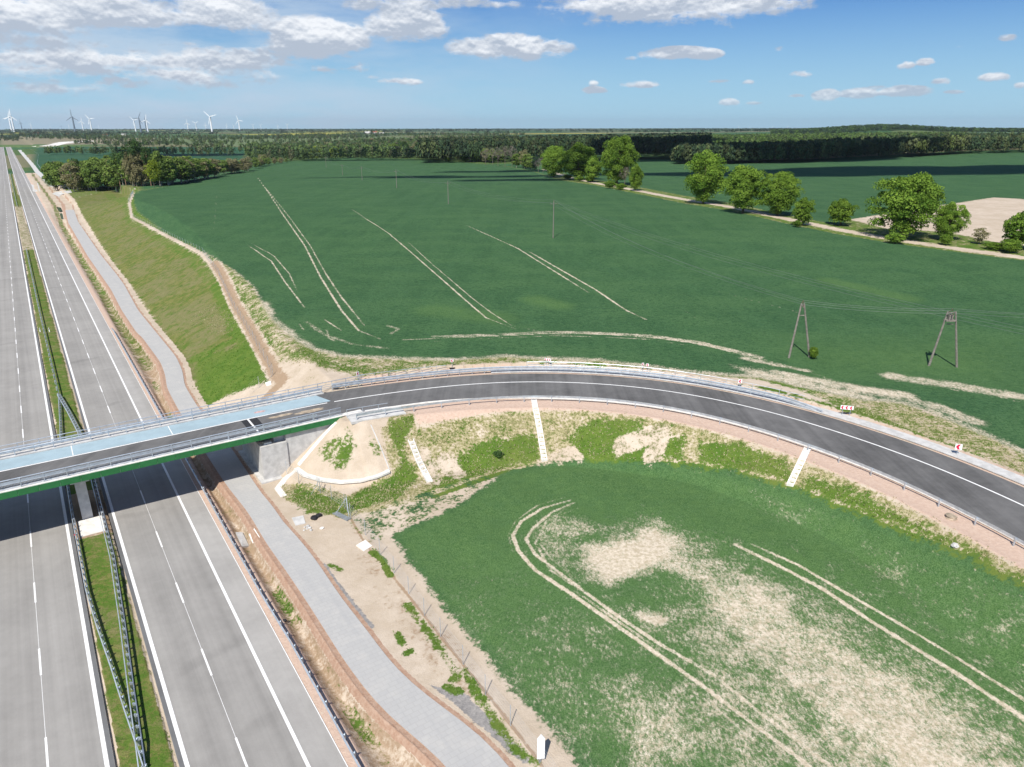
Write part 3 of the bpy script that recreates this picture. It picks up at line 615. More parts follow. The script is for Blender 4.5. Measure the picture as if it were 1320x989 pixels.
# --- motorway strips
near_m=(GS<2300)
TLg=np.interp(GS,gs,TL); TRg=np.interp(GS,gs,TR)
med=near_m&(np.abs(GT)<1.9); 
for a in (dry,dull,lush,mud,red): a[med]=0
lush[med]=.52; dull[med]=1.0; lush[med&(np.abs(GT)>1.55)]=.3; dull[med&(np.abs(GT)>1.65)]=.35
und=(np.abs(GT)<1.9)&(GS>86)&(GS<99); lush[und]=0; dull[und]=.1; mud[und]=.8
gap=med&(GS>330)&(GS<520); lush[gap]=.2; dull[gap]=.5; dry[gap]=.4
vg=near_m&(GT>12)&(GT<TLg-.0)
for a in (dry,dull,lush,red,pink): a[vg]=0
pink[vg&(GT<13.6)]=.75
cd=(13.5+TLg)/2-.3
dz_=np.abs(GT-cd)
mud[vg&(dz_<1.4)]=.6; dull[vg&(dz_<.9)]=.2; 
lushd=vg&(dz_<.5)&((GS<78)|(GS>120)); lush[lushd]=.30+.22*np.sin(GS[lushd]*.33); dull[vg&(GS>150)&(dz_<1.1)]=.6
lush[vg&(GS>230)&(dz_<1.0)]=.5
redb=near_m&(((GT>TLg-.95)&(GT<TLg+.2))|((GT>TRg-.2)&(GT<TRg+.45)))&(GS<700)
for a in (dry,dull,lush,mud,pink): a[redb]=0
red[redb]=.95
sb=near_m&(GT>=TRg+.45)&(GT<TRg+1.5)&(GS>98)&(GS<520)
for a in (dry,dull,lush,mud,pink,red): a[sb]=0
# grey gravel heap and weeds beside the service road
grey=mx(grey,.95*poly([(553,882),(600,895),(640,930),(690,985),(675,985),(640,955),(600,920)],.25,3)); grey=mx(grey,.85*line([(430,640),(408,720),(450,775)],.01,0)); grey=mx(grey,.8*line([(417,728),(432,750),(452,775),(478,808)],.3,1,3)); grey=mx(grey,.8*line([(430,835),(470,880),(520,925),(550,950)],.3,.8,3))
for q,w_,st_ in [([(583,876),(598,866),(612,884),(618,905)],.5,.62),([(480,712),(492,720),(503,742)],.45,.85),([(525,780),(545,805),(570,840),(590,870)],.55,.55),([(512,818),(520,830)],.45,.62),([(523,842),(530,840)],.4,.6),([(620,900),(640,935),(665,965),(690,985)],.5,.62),([(400,640),(430,648)],1.2,.8),([(575,885),(590,892)],.5,.6),([(425,728),(440,735)],.4,.5),([(450,670),(470,690)],.4,.35)]:
    lush=mx(lush,line(q,w_,st_,3))
mud=mx(mud,.35*poly([(445,668),(475,690),(580,810),(640,900),(700,989),(650,989),(560,870),(470,760)],1.2,3))
mud=mx(mud,.8*line([(452,668),(470,700),(500,735),(540,785),(590,848),(640,910),(690,975),(700,990)],.16,1,4))
tick('# --- far country')
# --- far country: patchwork of fields
cells=[]; frng=np.random.default_rng(5)
pal=[(.03,.085,.035),(.045,.115,.045),(.07,.12,.035),(.05,.10,.05),(.11,.14,.055),(.035,.075,.03),(.22,.20,.12),(.17,.16,.09),(.09,.12,.05),(.13,.12,.06)]
palw=np.array([3,3,2,2,2,2,1.1,1,1.5,1]); palw/=palw.sum()
fm=GR>430; XF,YF=GX[fm],GY[fm]
sd=np.array([(x+frng.uniform(-150,150),y+frng.uniform(-160,160)) for y in np.arange(500,9000,420) for x in np.arange(-6000,6200,440)])
cols=np.array([pal[frng.choice(len(pal),p=palw)] for _ in sd])
for k in np.where((sd[:,1]>3500)&(frng.random(len(sd))<.05))[0]: cols[k]=(.45,.40,.06)
best=np.full(XF.shape,1e18); bi=np.zeros(XF.shape,int)
for k,(a,b) in enumerate(sd):
    if a<-5800: pass
    q=((XF-a)*.8)**2+((YF-b)*1.25)**2; m_=q<best; best[m_]=q[m_]; bi[m_]=k
FC=np.zeros((len(GX),4)); FC[:,3]=1; FC[fm,:3]=cols[bi]
far=np.zeros_like(GX); expl=mx(crop,cropR); slm=poly([(60,235),(140,245),(182,236),(182,300),(100,300)],2,2)
far[fm]=(np.clip((GR[fm]-450)/60,0,1))*(1-np.clip(expl[fm]*3,0,1))*(1-slm[fm])*(1-slope[fm])
far[(np.abs(GT+5)<30)&(GR<900)]=0
LF=poly([(48,189),(340,190),(350,214),(240,240),(60,240),(40,215)],5,4)
fc=np.array([.026,.085,.045]); FC[:,:3]=FC[:,:3]*(1-LF[:,None])+fc*LF[:,None]; far=mx(far,LF*(GR>380)*(1-crop)*(1-slope)*(GT>22))
for q,cc in [([(0,176),(200,178),(200,186),(0,187)],(.24,.21,.14)),([(0,187),(150,187),(60,190),(0,190)],(.10,.16,.05)),([(200,178),(520,176),(560,184),(330,189),(200,186)],(.13,.17,.08)),([(50,190),(75,183),(120,182),(60,189)],(.42,.37,.30)),([(860,176),(1060,172),(1100,178),(900,182)],(.10,.16,.05))]:
    g_=poly(q,8,6); FC[:,:3]=FC[:,:3]*(1-g_[:,None])+np.array(cc)*g_[:,None]; far=mx(far,g_*(crop<.1)*(np.abs(GT)>30))
cropA=mx(mx(crop,cropR),mx(cropL,crop_extra)); cropA*=(1-track)
bfield=poly([(1097,283),(1227,263),(1280,255),(1320,257),(1500,262),(1500,345),(1283,312),(1227,300),(1190,297),(1140,294)],1.2,3)
for a in (dry,lush,dull,cropA,far): a*=(1-bfield)
trs=line(TRK,5.0,1,6); tm=(trs>.3)&(cropA<.5); lush[tm]=mx(lush[tm],.66); dull[tm]=mx(dull[tm],.6)
for a in (dry,lush,dull,far,cropA): a*=(1-track)
bare*=np.where(GR>600,0,1)
tick('# mesh')
# mesh
nr,na=R_.shape; idx=np.arange(nr*na).reshape(nr,na)
quads=np.stack([idx[:-1,:-1],idx[:-1,1:],idx[1:,1:],idx[1:,:-1]],-1).reshape(-1,4)[:,::-1]
def fastmesh(name,V,Q,mat,smooth=True):
    me=D.meshes.new(name); V=np.asarray(V,np.float32); Q=np.asarray(Q,np.int32); k=Q.shape[1]
    me.vertices.add(len(V)); me.vertices.foreach_set('co',V.ravel()); me.loops.add(Q.size); me.loops.foreach_set('vertex_index',Q.ravel())
    me.polygons.add(len(Q)); me.polygons.foreach_set('loop_start',np.arange(0,Q.size,k,dtype=np.int32)); me.polygons.foreach_set('loop_total',np.full(len(Q),k,np.int32))
    me.update(calc_edges=True); me.materials.append(mat)
    if smooth: me.shade_smooth()
    return me
gm=fastmesh('ground',np.stack([GX,GY,GZ],1),quads,M['ground'])
for nm,arr in dict(crop=cropA,bare=bare,lush=lush,dull=dull,dry=dry,red=red,pink=pink,grey=grey,mud=mud,bright=bright,far=far).items():
    a=gm.attributes.new(nm,'FLOAT','POINT'); a.data.foreach_set('value',arr.astype(np.float32))
a=gm.attributes.new('fieldcol','FLOAT_COLOR','POINT'); a.data.foreach_set('color',FC.astype(np.float32).ravel())
go=D.objects.new('ground',gm); COL.objects.link(go)
tag(go,'rolling ground with green cereal fields, sandy verges and grassed slopes','ground',kind='structure')
tick('# ------------------')
# ------------------------------------------------------------------ motorway
def stline(s0,s1,t,z,step=20):
    return np.array([(*W(s,t),z) for s in np.concatenate([np.arange(s0,min(s1,300),5.0),np.arange(min(s1,300),s1,step),[s1]])])
S0,S1=8,2150
for nm,sg in (('left',-1),('right',1)):
    lab='grey motorway carriageway '+('left' if sg<0 else 'right')+' of the grassed median'
    lo,hi=(1.95,12.25)
    sheet('motorway',stline(S0,S1,sg*lo,0),stline(S0,S1,sg*hi,0),M['mway'],label=lab,cat='road')
    sheet('motorway_shoulder',stline(S0,S1,sg*9.95,.004),stline(S0,S1,sg*12.2,.004),M['shoulder'],thick=.002,label='paler hard shoulder along the '+nm+' carriageway',cat='road')
    sheet('motorway_edge',stline(S0,S1,sg*1.97,.004),stline(S0,S1,sg*2.28,.004),M['edge'],thick=.002,label='dark asphalt edge beside the median',cat='road')
mk=MB()
def strip(mb,s0,s1,t0,w_,z):
    c=[W(s0,t0-w_/2),W(s0,t0+w_/2),W(s1,t0+w_/2),W(s1,t0-w_/2)]; mb.add([(x,y,z) for x,y in c],[(0,1,2,3)])
mb=MB()
for sg in (-1,1):
    a=S0
    while a<S1:
        strip(mb,a,a+40,sg*2.45,.30,.008); strip(mb,a,a+40,sg*9.85,.26,.012); strip(mb,a,a+40,sg*12.23,.07,.012)
        a+=40
    off=69.0 if sg>0 else 65.3
    a=off-60
    while a<S1: strip(mb,a-2,a+2,sg*6.08,.16,.008); a+=12
    for q in range(0,40): pass
    a=S0
    while a<400: strip(mb,a,a+40,sg*6.08,.035,.0055); a+=40
o=mb.build('lane_marking',M['white']); tag(o,'white edge lines and dashed lane lines painted on the motorway','road marking',kind='structure')
for p_ in o.data.polygons: pass
# service road
gi=(gs>=22)&(gs<=478)
Lp=np.array([(*W(s,t),PZ) for s,t in zip(gs[gi],TL[gi])]); Rp=np.array([(*W(s,t),PZ) for s,t in zip(gs[gi],TR[gi])])
sheet('service_road',Lp,Rp,M['paver'],thick=.1,label='grey block-paved service road running beside the motorway',cat='road')
# far loops of the track near the wood
def pxribbon(name,L,R,mat,lab,dz=.06,n=4,thick=.15,st=1.0):
    a=PM(dens_(L,n,False)); b=PM(dens_(R,n,False)); a[:,2]+=dz; b[:,2]+=dz
    return sheet(name,a,b,mat,thick=thick,label=lab,cat='road')
pxribbon('gravel_track',[(67,250),(72,247.5),(91,245.6)],[(76,254),(80,250.5),(93,248.6)],M['conc'],'pale gravel turning beside the wood, nearer one')
pxribbon('gravel_track',[(23,193.5),(39,213),(45,222),(60,236),(66,241),(84,240.3)],[(27.5,193.5),(45,213),(51,221),(65,233),(70,238),(84,238)],M['conc'],'pale gravel track leading away beside the far motorway')
pxribbon('far_road',[(40,189),(60,187.3),(75,183.5),(110,181)],[(62,190),(76,187.6),(86,185),(125,182)],M['concw'],'pale unfinished road in the far distance')
# approach road
def offs(off,a0,a1,z,step=1):
    ii=np.where((LC>=a0)&(LC<=a1))[0][::step]; o_=off[ii] if hasattr(off,'__len__') else off
    p=CEN[ii]+CN[ii]*np.reshape(o_,(-1,1)) if hasattr(off,'__len__') else CEN[ii]+CN[ii]*off
    return np.column_stack([p,np.full(len(p),z)])
sheet('road',offs(-OFF_FAR,0,LC[-1],ZR),offs(OFF_NEAR,0,LC[-1],ZR),M['road'],thick=.07,label='new dark asphalt road curving over the overpass to the right',cat='road')
ABL=A31+1.0
b_=MB(); 
def rib(mb,L,R):
    b=len(mb.v); n=len(L); mb.v+=[tuple(map(float,q)) for q in L]+[tuple(map(float,q)) for q in R]; mb.f+=[(b+i,b+n+i,b+n+i+1,b+i+1) for i in range(n-1)]
rib(b_,offs(-.12,A31+.5,LC[-1],ZR+.005),offs(.12,A31+.5,LC[-1],ZR+.005))
rib(b_,offs(-.12,0,A31+.5,ZR+.009),offs(.12,0,A31+.5,ZR+.009))
o=b_.build('road_marking',M['white']); tag(o,'white line along the middle of the new road','road marking',kind='structure')
kerb=MB(); kerb.sweep(offs(OFF_NEAR,A31+4,LC[-1],ZR),[(0.0,-.1),(0.0,.012),(.38,.012),(.38,-.1)])
o=kerb.build('kerb_gutter',M['concw']); tag(o,'white concrete gutter along the inner edge of the curve','kerb',kind='structure')
A70=arc_at((-3,103.2))
fwalk=offs(-5.0,A70,LC[-1],ZR+.01)
sheet('verge_paving',offs(-6.6,A70,LC[-1],ZR+.012),offs(-4.75,A70,LC[-1],ZR+.012),M['conc'],thick=.1,label='pale grey paved strip along the outer side of the curve',cat='paving')
# ------------------------------------------------------------------ the overpass
# local directions: e_t along the deck (to the right), e_s across it (away from the viewpoint)
br=empty('road_overpass',(*W(93,5),0),0,'grey road overpass with a green edge band and blue strip crossing the motorway','bridge')
def BP(name,mb,mat,par=br,lab=None):
    o=mb.build(name,mat); o.parent=par; o.matrix_parent_inverse=par.matrix_world.inverted() if False else o.matrix_parent_inverse
    # keep world coordinates although the parent sits at the base of the bridge
    base=Vector((0,0,0)); q=par
    while q is not None: base+=q.location; q=q.parent
    o.location=-base
    if lab: o['label']=lab
    return o
TW0,TW1=-32,31.2
m=MB(); m.boxst(87.55,98.6,TW0,TW1,6.72,7.1)
for sc_ in (89.6,91.4,93.2,95.0,96.8): m.boxst(sc_-.35,sc_+.35,TW0+1.5,21.9,5.62,6.72)
BP('deck',m,M['conc'])
m=MB(); t_=TW0
while t_<TW1-.3: m.boxst(87.33,87.53,t_,min(t_+1.97,TW1),6.42,7.16); t_+=2.0
BP('fascia_panel',m,M['green'],lab='green edge band of the overpass')
m=MB(); t_=TW0
while t_<TW1-.3: m.boxst(98.62,98.82,t_,min(t_+1.97,TW1),6.42,7.3); t_+=2.0
BP('fascia_panel',m,M['green'])
m=MB(); m.boxst(87.40,88.25,TW0,TW1+3,7.165,7.24); BP('kerb',m,M['concw'])
m=MB(); m.boxst(97.15,98.75,TW0,TW1+1,7.11,7.34); BP('kerb',m,M['conc'])
m=MB(); m.add([(*W(93.78,TW0-12),ZR+.005),(*W(97.12,TW0-12),ZR+.005),(*W(97.12,31.0),ZR+.005),(*W(93.78,32.0),ZR+.005)],[(0,1,2,3)]); BP('blue_membrane_strip',m,M['blue'],lab='pale blue waterproofing strip along the far lane')
m=MB()
for t_ in (-11.5,-.3,10.8): BP('membrane_joint',MB().add([(*W(93.8,t_),ZR+.009),(*W(97.1,t_),ZR+.009),(*W(97.1,t_+.1),ZR+.009),(*W(93.8,t_+.1),ZR+.009)],[(0,1,2,3)]),M['white'])
m=MB(); m.boxst(88.3,93.6,20.1,20.32,ZR-.02,ZR+.012); BP('expansion_joint',m,M['white'])
m=MB(); m.boxst(89.0,93.5,19.3,20.05,ZR-.03,ZR+.006); m.boxst(89.0,93.5,20.38,21.4,ZR-.03,ZR+.006); BP('joint_patch',m,simple('fresh_black_asphalt',(.03,.03,.032),.8))
def dirt(name,s_,t_,rs,rt,mat,z=ZR+.012,n=22,seed=0):
    r_=random.Random(seed); v=[(*W(s_,t_),z)]
    for k in range(n):
        a=2*math.pi*k/n; q=1+r_.uniform(-.22,.22); v.append((*W(s_+rs*math.sin(a)*q,t_+rt*math.cos(a)*q),z))
    return MB().add(v,[(0,1+k,1+(k+1)%n) for k in range(n)])
M['sandspill']=simple('spilled_sand',(.38,.31,.23),.95,var=.3,scale=1.5)
BP('sand_spill',dirt('a',91.7,28.2,.55,2.1,M['sandspill'],seed=3),M['sandspill']); BP('sand_spill',dirt('a',92.2,24.2,.4,1.7,M['sandspill'],seed=5),M['sandspill'])
BP('paint_mark',dirt('a',95.3,22.3,.35,.8,M['sandspill'],z=ZR+.014,seed=8),simple('pink_spray_mark',(.55,.36,.34),.8,var=.3,scale=4))
# pier in the median
pier=BP('pier',MB().boxst(90.8,95.6,-.78,.36,-.3,5.0).boxst(90.3,96.2,-1.2,.78,5.0,5.6),M['conc'])
# abutment: front block, recessed wing, bearing seat
m=MB(); m.boxst(87.5,98.2,20.0,23.4,-.4,5.35); m.boxst(87.7,98.4,23.4,31.0,-.4,6.70); m.boxst(88.4,98.0,22.0,23.4,5.35,6.70)
m.boxst(86.7,98.6,19.4,24.2,-.4,.72)
BP('abutment',m,M['conc'],lab='pale concrete abutment and wing wall beside the service road')
m=MB(); m.boxst(88.0,88.6,20.6,21.6,5.35,5.62); BP('bearing',m,M['galv'])
m=MB(); m.boxst(87.9,98.4,-36,-26,-.4,6.70); m.boxst(86.2,98.2,-26,-23.5,-.4,5.35); BP('abutment',m,M['conc'])
# parapet railings
def railing(name,s_,t0,t1,z0,h,step,rails,mat,bars=True,par=br,r=.035):
    g=empty(name,(*W(s_,t0),z0)); g.parent=par; g.location=Vector(g.location)-par.location
    m=MB(); t_=t0; k=0
    while t_<=t1+.01 and k<100:
        p=MB(); p.boxst(s_-.04,s_+.04,t_-.04,t_+.04,z0,z0+h); BP('post',p,mat,g); t_+=step; k+=1
    for z in rails: BP('rail',MB().tube([(*W(s_,t0),z0+z),(*W(s_,t1),z0+z)],r if z<h-.01 else r*1.35,6),mat,g)
    if bars:
        m=MB(); t_=t0+.12
        while t_<t1:
            m.boxst(s_-.008,s_+.008,t_-.010,t_+.010,z0+.12,z0+h-.12); t_+=.13
        BP('infill_bars',m,M['steelblue'],g)
    return g
def profW(off=0,flip=1,zc=.62):
    f=flip; return [(off+f*.00,zc+.155),(off+f*.08,zc+.09),(off+f*.08,zc+.05),(off+f*.015,zc),(off+f*.08,zc-.05),(off+f*.08,zc-.09),(off,zc-.155),(off-f*.004,zc-.155),(off-f*.004,zc+.155)]
railing('railing',87.72,TW0,TW1,7.24,1.12,2.2,(.12,.62,1.12),M['galv'])
railing('railing',98.45,TW0,TW1+8,7.34,1.12,2.2,(.12,.4,.7,1.12),M['galv'],bars=False)
def straightrail(name,s_,t0,t1,z0,par,step=2.2,flip=1):
    g=empty(name,(*W(s_,t0),z0)); g.parent=par; g.location=Vector(g.location)-par.location
    P=np.array([(*W(s_,t),z0) for t in np.arange(t0,t1+.1,2.0)])
    BP('beam',MB().sweep(P,profW(0,flip,.62)),M['galv'],g)
    BP('top_rail',MB().tube([(*W(s_,t0),z0+.98),(*W(s_,t1),z0+.98)],.05,6),M['galv'],g)
    t_=t0; k=0
    while t_<t1 and k<100: BP('post',MB().boxst(s_-.05,s_+.05,t_-.04,t_+.04,z0,z0+.98),M['galv'],g); t_+=step; k+=1
straightrail('barrier',97.42,TW0,TW1+1,7.34,br,2.0,1)
straightrail('barrier',88.12,TW0,TW1-2,7.24,br,2.2,-1)
# ------------------------------------------------------------------ guard rails
def guardrail(path,lab,step,group='crash barriers along the roads',h=.76,flip=1,name='guard_rail',double=False,zt=None,maxp=100,lead=False,mat=None,stack=False):
    P=np.array(path,float); L=np.concatenate([[0],np.cumsum(np.linalg.norm(np.diff(P[:,:2],axis=0),axis=1))])
    root=empty(name,P[len(P)//2 if False else 0],0,lab,'guard rail',group); o3=Vector(P[0]); mat=mat or M['galv']
    def put(nm,mb,mt,par=root):
        o=mb.build(nm,mt); o.parent=par; o.location=-o3 if par is root else (0,0,0); return o
    Q=P.copy(); 
    put('beam',MB().sweep(Q,profW(0,flip,h-.155)),mat)
    if stack: put('beam',MB().sweep(Q,profW(0,flip,h-.52)),mat)
    if double: put('beam',MB().sweep(Q,profW(-.36*flip,-flip,h-.155)),mat)
    n=int(L[-1]/step)+1; N_=normals(P[:,:2]); rest=MB(); order=[]
    for k in range(n):
        d=k*step; x,y,z=[np.interp(d,L,P[:,j]) for j in range(3)]; nn=np.array([np.interp(d,L,N_[:,0]),np.interp(d,L,N_[:,1])]); order.append((math.hypot(x,y),x,y,z,nn))
    order.sort(key=lambda q:q[0])
    for k,(r_,x,y,z,nn) in enumerate(order):
        px,py=x-nn[0]*.16*flip,y-nn[1]*.16*flip
        zg=float(TQ(np.array([px]),np.array([py]))[0]) if zt is None else zt
        mb=MB(); a=.055
        mb.box(px-a,px+a,py-a,py+a,min(zg,z)-.15,z+h-.02)
        mb.box(min(px,x)-.03,max(px,x)+.03,min(py,y)-.03,max(py,y)+.03,z+h-.26,z+h-.08)
        if k<maxp: put('post',mb,mat)
        else: rest.add(mb.v,mb.f)
    if rest.v: o=put('post',rest,mat); o['kind']='stuff'
    return root
def stp(L): return np.array([(*W(s,t),z) for s,t,z in L])
def fine(P,step=2.0):
    P=np.array(P,float); out=[]
    for a,b in zip(P[:-1],P[1:]):
        k=max(1,int(np.linalg.norm(b[:2]-a[:2])/step))
        for i in range(k): out.append(a+(b-a)*i/k)
    out.append(P[-1]); return np.array(out)
guardrail(fine(stp([(47.8,-.22,-.35),(50,-.36,-.02),(54,-.62,0),(60.2,-.95,0),(67,-1.4,0),(73.9,-1.72,0),(92,-1.75,0),(112,-1.55,0),(120,-1.3,0),(130,-.85,0),(140,-.45,0)])),'median barrier on the left carriageway side, nearer stretch passing under the overpass',1.33,flip=-1)
guardrail(fine(stp([(47.8,-.16,-.35),(50,-.02,-.02),(55.8,.25,0),(66,.80,0),(78.9,1.36,0),(90.4,1.42,0),(110,1.5,0),(120,1.28,0),(130,.6,0),(140,-.25,0)])),'double-beam median barrier on the right carriageway side, passing under the overpass',1.33,flip=1,double=True)
guardrail(fine(stp([(140.5,-.4,0),(213,-.55,0),(330,-.5,0)]),4),'single barrier down the middle of the median beyond the overpass',4,flip=1)
guardrail(fine(stp([(520,-.4,0),(900,-.4,0)]),8),'far stretch of barrier in the median',8,flip=1)
guardrail(fine(stp([(30,12.75,-.05),(55,12.9,-.05),(64,12.7,-.05),(88,12.75,-.05),(119,12.7,-.05),(181,12.65,-.05),(186,12.62,-.65)])),'long barrier between the right hard shoulder and the ditch',2.0,flip=-1)
nr_=offs(7.95,A31+1.5,LC[-1]-3,ZR+.0,2); guardrail(nr_,'barrier along the inner side of the curving road',4.0,flip=-1,zt=ZR-.1)
A_e=arc_at((40.5,88))
fr_=offs(-4.95,A31+2,A_e,ZR+.0,2); fr_[-3:,2]-=[.1,.3,.6]; guardrail(fr_,'barrier along the outer side of the curving road, ending near the triple chevron board',2.0,flip=1,zt=ZR-.1,stack=True,h=.95)
def handrail(path,lab,step,group='pipe handrails beside the road'):
    P=np.array(path,float); root=empty('handrail',P[0],0,lab,'handrail',group); o3=Vector(P[0])
    for z,r in ((1.08,.04),(.55,.025)):
        o=MB().tube([(a,b,c+z) for a,b,c in P],r,5).build('rail',M['galv'],root); o.location=-o3
    L=np.concatenate([[0],np.cumsum(np.linalg.norm(np.diff(P[:,:2],axis=0),axis=1))])
    for k in range(int(L[-1]/step)+1):
        x,y,z=[np.interp(k*step,L,P[:,j]) for j in range(3)]
        o=MB().tube([(x,y,z-.2),(x,y,z+1.08)],.035,5).build('post',M['galv'],root); o.location=-o3
handrail(offs(-7.1,A31+6,arc_at((-9,102)),ZR-.1,3),'thin handrail beyond the outer barrier, nearer the bridge',2.5)
handrail(offs(-7.0,arc_at((3,104)),arc_at((38,90)),ZR-.1,3),'long thin handrail beyond the grey paved strip of the curve',4.0)
hn=offs(6.6,A31+.3,arc_at((-19,98)),ZR,2); handrail(hn,'short handrail where the overpass meets the inner verge',2.2)
m=MB(); m.sweep(offs(7.2,A31+.5,arc_at((-18.0,98.7)),ZR-.02,1),[(-1.6,-.3),(-1.6,.03),(1.5,.03),(1.5,-.3)]); o=m.build('end_slab',M['conc']); tag(o,'pale concrete slab at the inner end of the overpass','slab')
# ------------------------------------------------------------------ concrete in the ground
def drape(name,px,w_,mat,lab,cat,dz=.07,steps=False,n=6,th=.25):
    P=PM(dens_(px,n,False)); P[:,2]+=dz
    if steps:
        L=np.concatenate([[0],np.cumsum(np.linalg.norm(np.diff(P[:,:2],axis=0),axis=1))]); k=max(4,int(L[-1]/.5)); mb=MB()
        for i in range(k):
            a=[np.interp(L[-1]*i/k,L,P[:,j]) for j in range(3)]; b=[np.interp(L[-1]*(i+1)/k,L,P[:,j]) for j in range(3)]
            z=(a[2]+b[2])/2+.06; d=np.array([b[0]-a[0],b[1]-a[1]]); dn=d/np.linalg.norm(d); q=np.array([dn[1],-dn[0]])*w_/2
            A2=np.array(a[:2])-dn*.03; B2=np.array(b[:2])
            mb.prism([tuple(A2-q),tuple(B2-q),tuple(B2+q),tuple(A2+q)],z-.5,z)
            for sg in (-1,1):
                pass
        mb.sweep(P+np.array([0,0,.10]),[(-w_/2-.10,-.4),(-w_/2-.10,.06),(-w_/2,.06),(-w_/2,-.4)]); mb.sweep(P+np.array([0,0,.10]),[(w_/2,-.4),(w_/2,.06),(w_/2+.10,.06),(w_/2+.10,-.4)])
    else:
        mb=MB().sweep(P,[(-w_/2,-th),(-w_/2,.0),(w_/2,.0),(w_/2,-th)])
    o=mb.build(name,mat); return tag(o,lab,cat)
drape('drain_chute',[(547,565),(553,590),(562,620)] if False else [(529.5,568),(540,595),(554,622)],.62,M['concw'],'stepped white drain chute beside the sandy cone, the shortest one','drain chute',steps=True)
drape('drain_chute',[(688,516),(695,552),(702,595)],.62,M['concw'],'stepped white drain chute in the middle of the inner slope','drain chute',steps=True)
drape('drain_chute',[(1041,579),(1030,602),(1018,627)],.62,M['concw'],'stepped white drain chute at the right, nearest the triple chevron board','drain chute',steps=True)
drape('cone_edging',[(433,545),(418,561),(400,582),(385,600)],.62,M['concw'],'white concrete edging running down beside the wing wall','edging',dz=.1)
drape('cone_gutter',[(384,603),(395,611),(415,617),(440,620),(465,618),(485,613),(501,606)],1.15,M['concw'],'broad white curved gutter round the foot of the sandy cone','gutter',dz=.08)
drape('cone_edging',[(478,548),(490,575),(502,606)],.14,M['conc'],'thin pale edging down the right side of the sandy cone','edging',dz=.06)
drape('concrete_apron',[(385,603),(370,615),(358,630),(366,640)],.8,M['concw'],'white concrete strip at the foot of the wing wall','apron',dz=.06)
p0=PM([(120,673)])[0]
o=MB().boxst(86.55,90.7,-1.32,1.22,-.3,.02).build('pier_pad',M['concw']); tag(o,'white concrete pad in front of the bridge pier in the median','pad')
def slabpx(name,px,lab,cat,mat,th=.2,tilt=.25):
    P=PM(px); v=[(a,b,c+.06) for a,b,c in P]; n=len(v)
    v=[(x,y,z+(tilt if i in(0,1) else 0)) for i,(x,y,z) in enumerate(v)]
    o=MB().add([(x,y,z-th-.2) for x,y,z in v]+v,[tuple(range(n)),tuple(range(n,2*n))[::-1]]+[(i,n+i,n+(i+1)%n,(i+1)%n) for i in range(n)]).build(name,mat); return tag(o,lab,cat)
slabpx('culvert_headwall',[(304,689),(313,689),(321,704),(312,705)],'grey sloping concrete culvert slab in the ditch, nearer the motorway','culvert',M['conc'])
slabpx('culvert_headwall',[(321,690),(328,682),(335,693),(326,701)],'white sloping concrete culvert slab in the ditch, beside the service road','culvert',M['concw'],tilt=.05)
slabpx('inspection_cover',[(459,704),(471,697),(480,704),(469,711)],'square white inspection cover in the sand by the fence corner','cover',M['concw'],th=.1,tilt=.05)
slabpx('loose_slab',[(376,668),(391,665),(394,675),(381,678)],'grey loose slab lying in the sand near the abutment','slab',M['conc'],th=.05,tilt=0)
slabpx('loose_slab',[(342,495),(349,493),(350,496),(344,498)],'small white slab at the foot of the green slope beyond the bridge','slab',M['concw'],th=.3,tilt=.2)
slabpx('median_pad',[(37,236),(49,236),(52,247),(38,247)],'pale concrete pad crossing the far median','pad',M['conc'],th=.1,tilt=0)
# water lying in the far ditch
for px,l in (([(72,266),(77,265),(81,273),(76,274)],'nearer'),([(77,276),(80,275),(83,282),(79,283)],'farther')):
    P=PM(px); P[:,2]=P[:,2].mean()+.12; o=MB().add([tuple(q) for q in P],[(0,1,2,3)]).build('ditch_water',M['water']); tag(o,'pool of standing water in the far ditch','water',kind='structure')
# rubble and small litter
def rock(name,px,r,mat,lab,cat,seed=0,flat=.6,n=2):
    import bmesh
    P=PM([px])[0]; bm=bmesh.new(); bmesh.ops.create_icosphere(bm,subdivisions=n,radius=1); r_=random.Random(seed)
    for v in bm.verts: v.co*=1+r_.uniform(-.25,.25)
    for v in bm.verts: v.co=Vector((v.co.x*r*r_.uniform(.95,1.05),v.co.y*r,v.co.z*r*flat))
    me=D.meshes.new(name); bm.to_mesh(me); bm.free(); me.materials.append(mat); o=D.objects.new(name,me); COL.objects.link(o); o.location=(P[0],P[1],P[2]+r*flat*.6); return tag(o,lab,cat)
rock('black_bundle',(405,669),.42,M['dark'],'black crumpled bundle lying in the sand','bundle',2,.6); rock('black_bundle',(411,666),.36,M['dark'],'smaller black bundle touching the crumpled one in the sand','bundle',4,.7)
for i,px in enumerate([(393,680),(396,682),(399,681),(392,684),(401,684),(397,679)]): tag(rock('rubble_piece',px,.13+.04*(i%3),M['conc'],None,None,10+i),'whitish lump of rubble beside the service road','rubble','rubble beside the service road')
rock('stone',(415,682),.25,M['concw'],'lone pale stone in the sand right of the rubble','stone',31)
rock('brown_stone',(367,801),.22,M['dark'],'dark stone on the ditch bank beside the long barrier','stone',33)
rock('sand_heap',(1226,668),.55,M['sandspill'],'small pale heap of soil on the inner slope at the right','soil heap',35,.45); rock('sand_heap',(1231,704),.35,M['conc'],'pale stone heap at the edge of the lower field on the right','soil heap',36,.5)
M['darkgrass']=simple('dark_bush_leaves',(.015,.02,.015),.9,var=.3,scale=4)
tick('concrete')
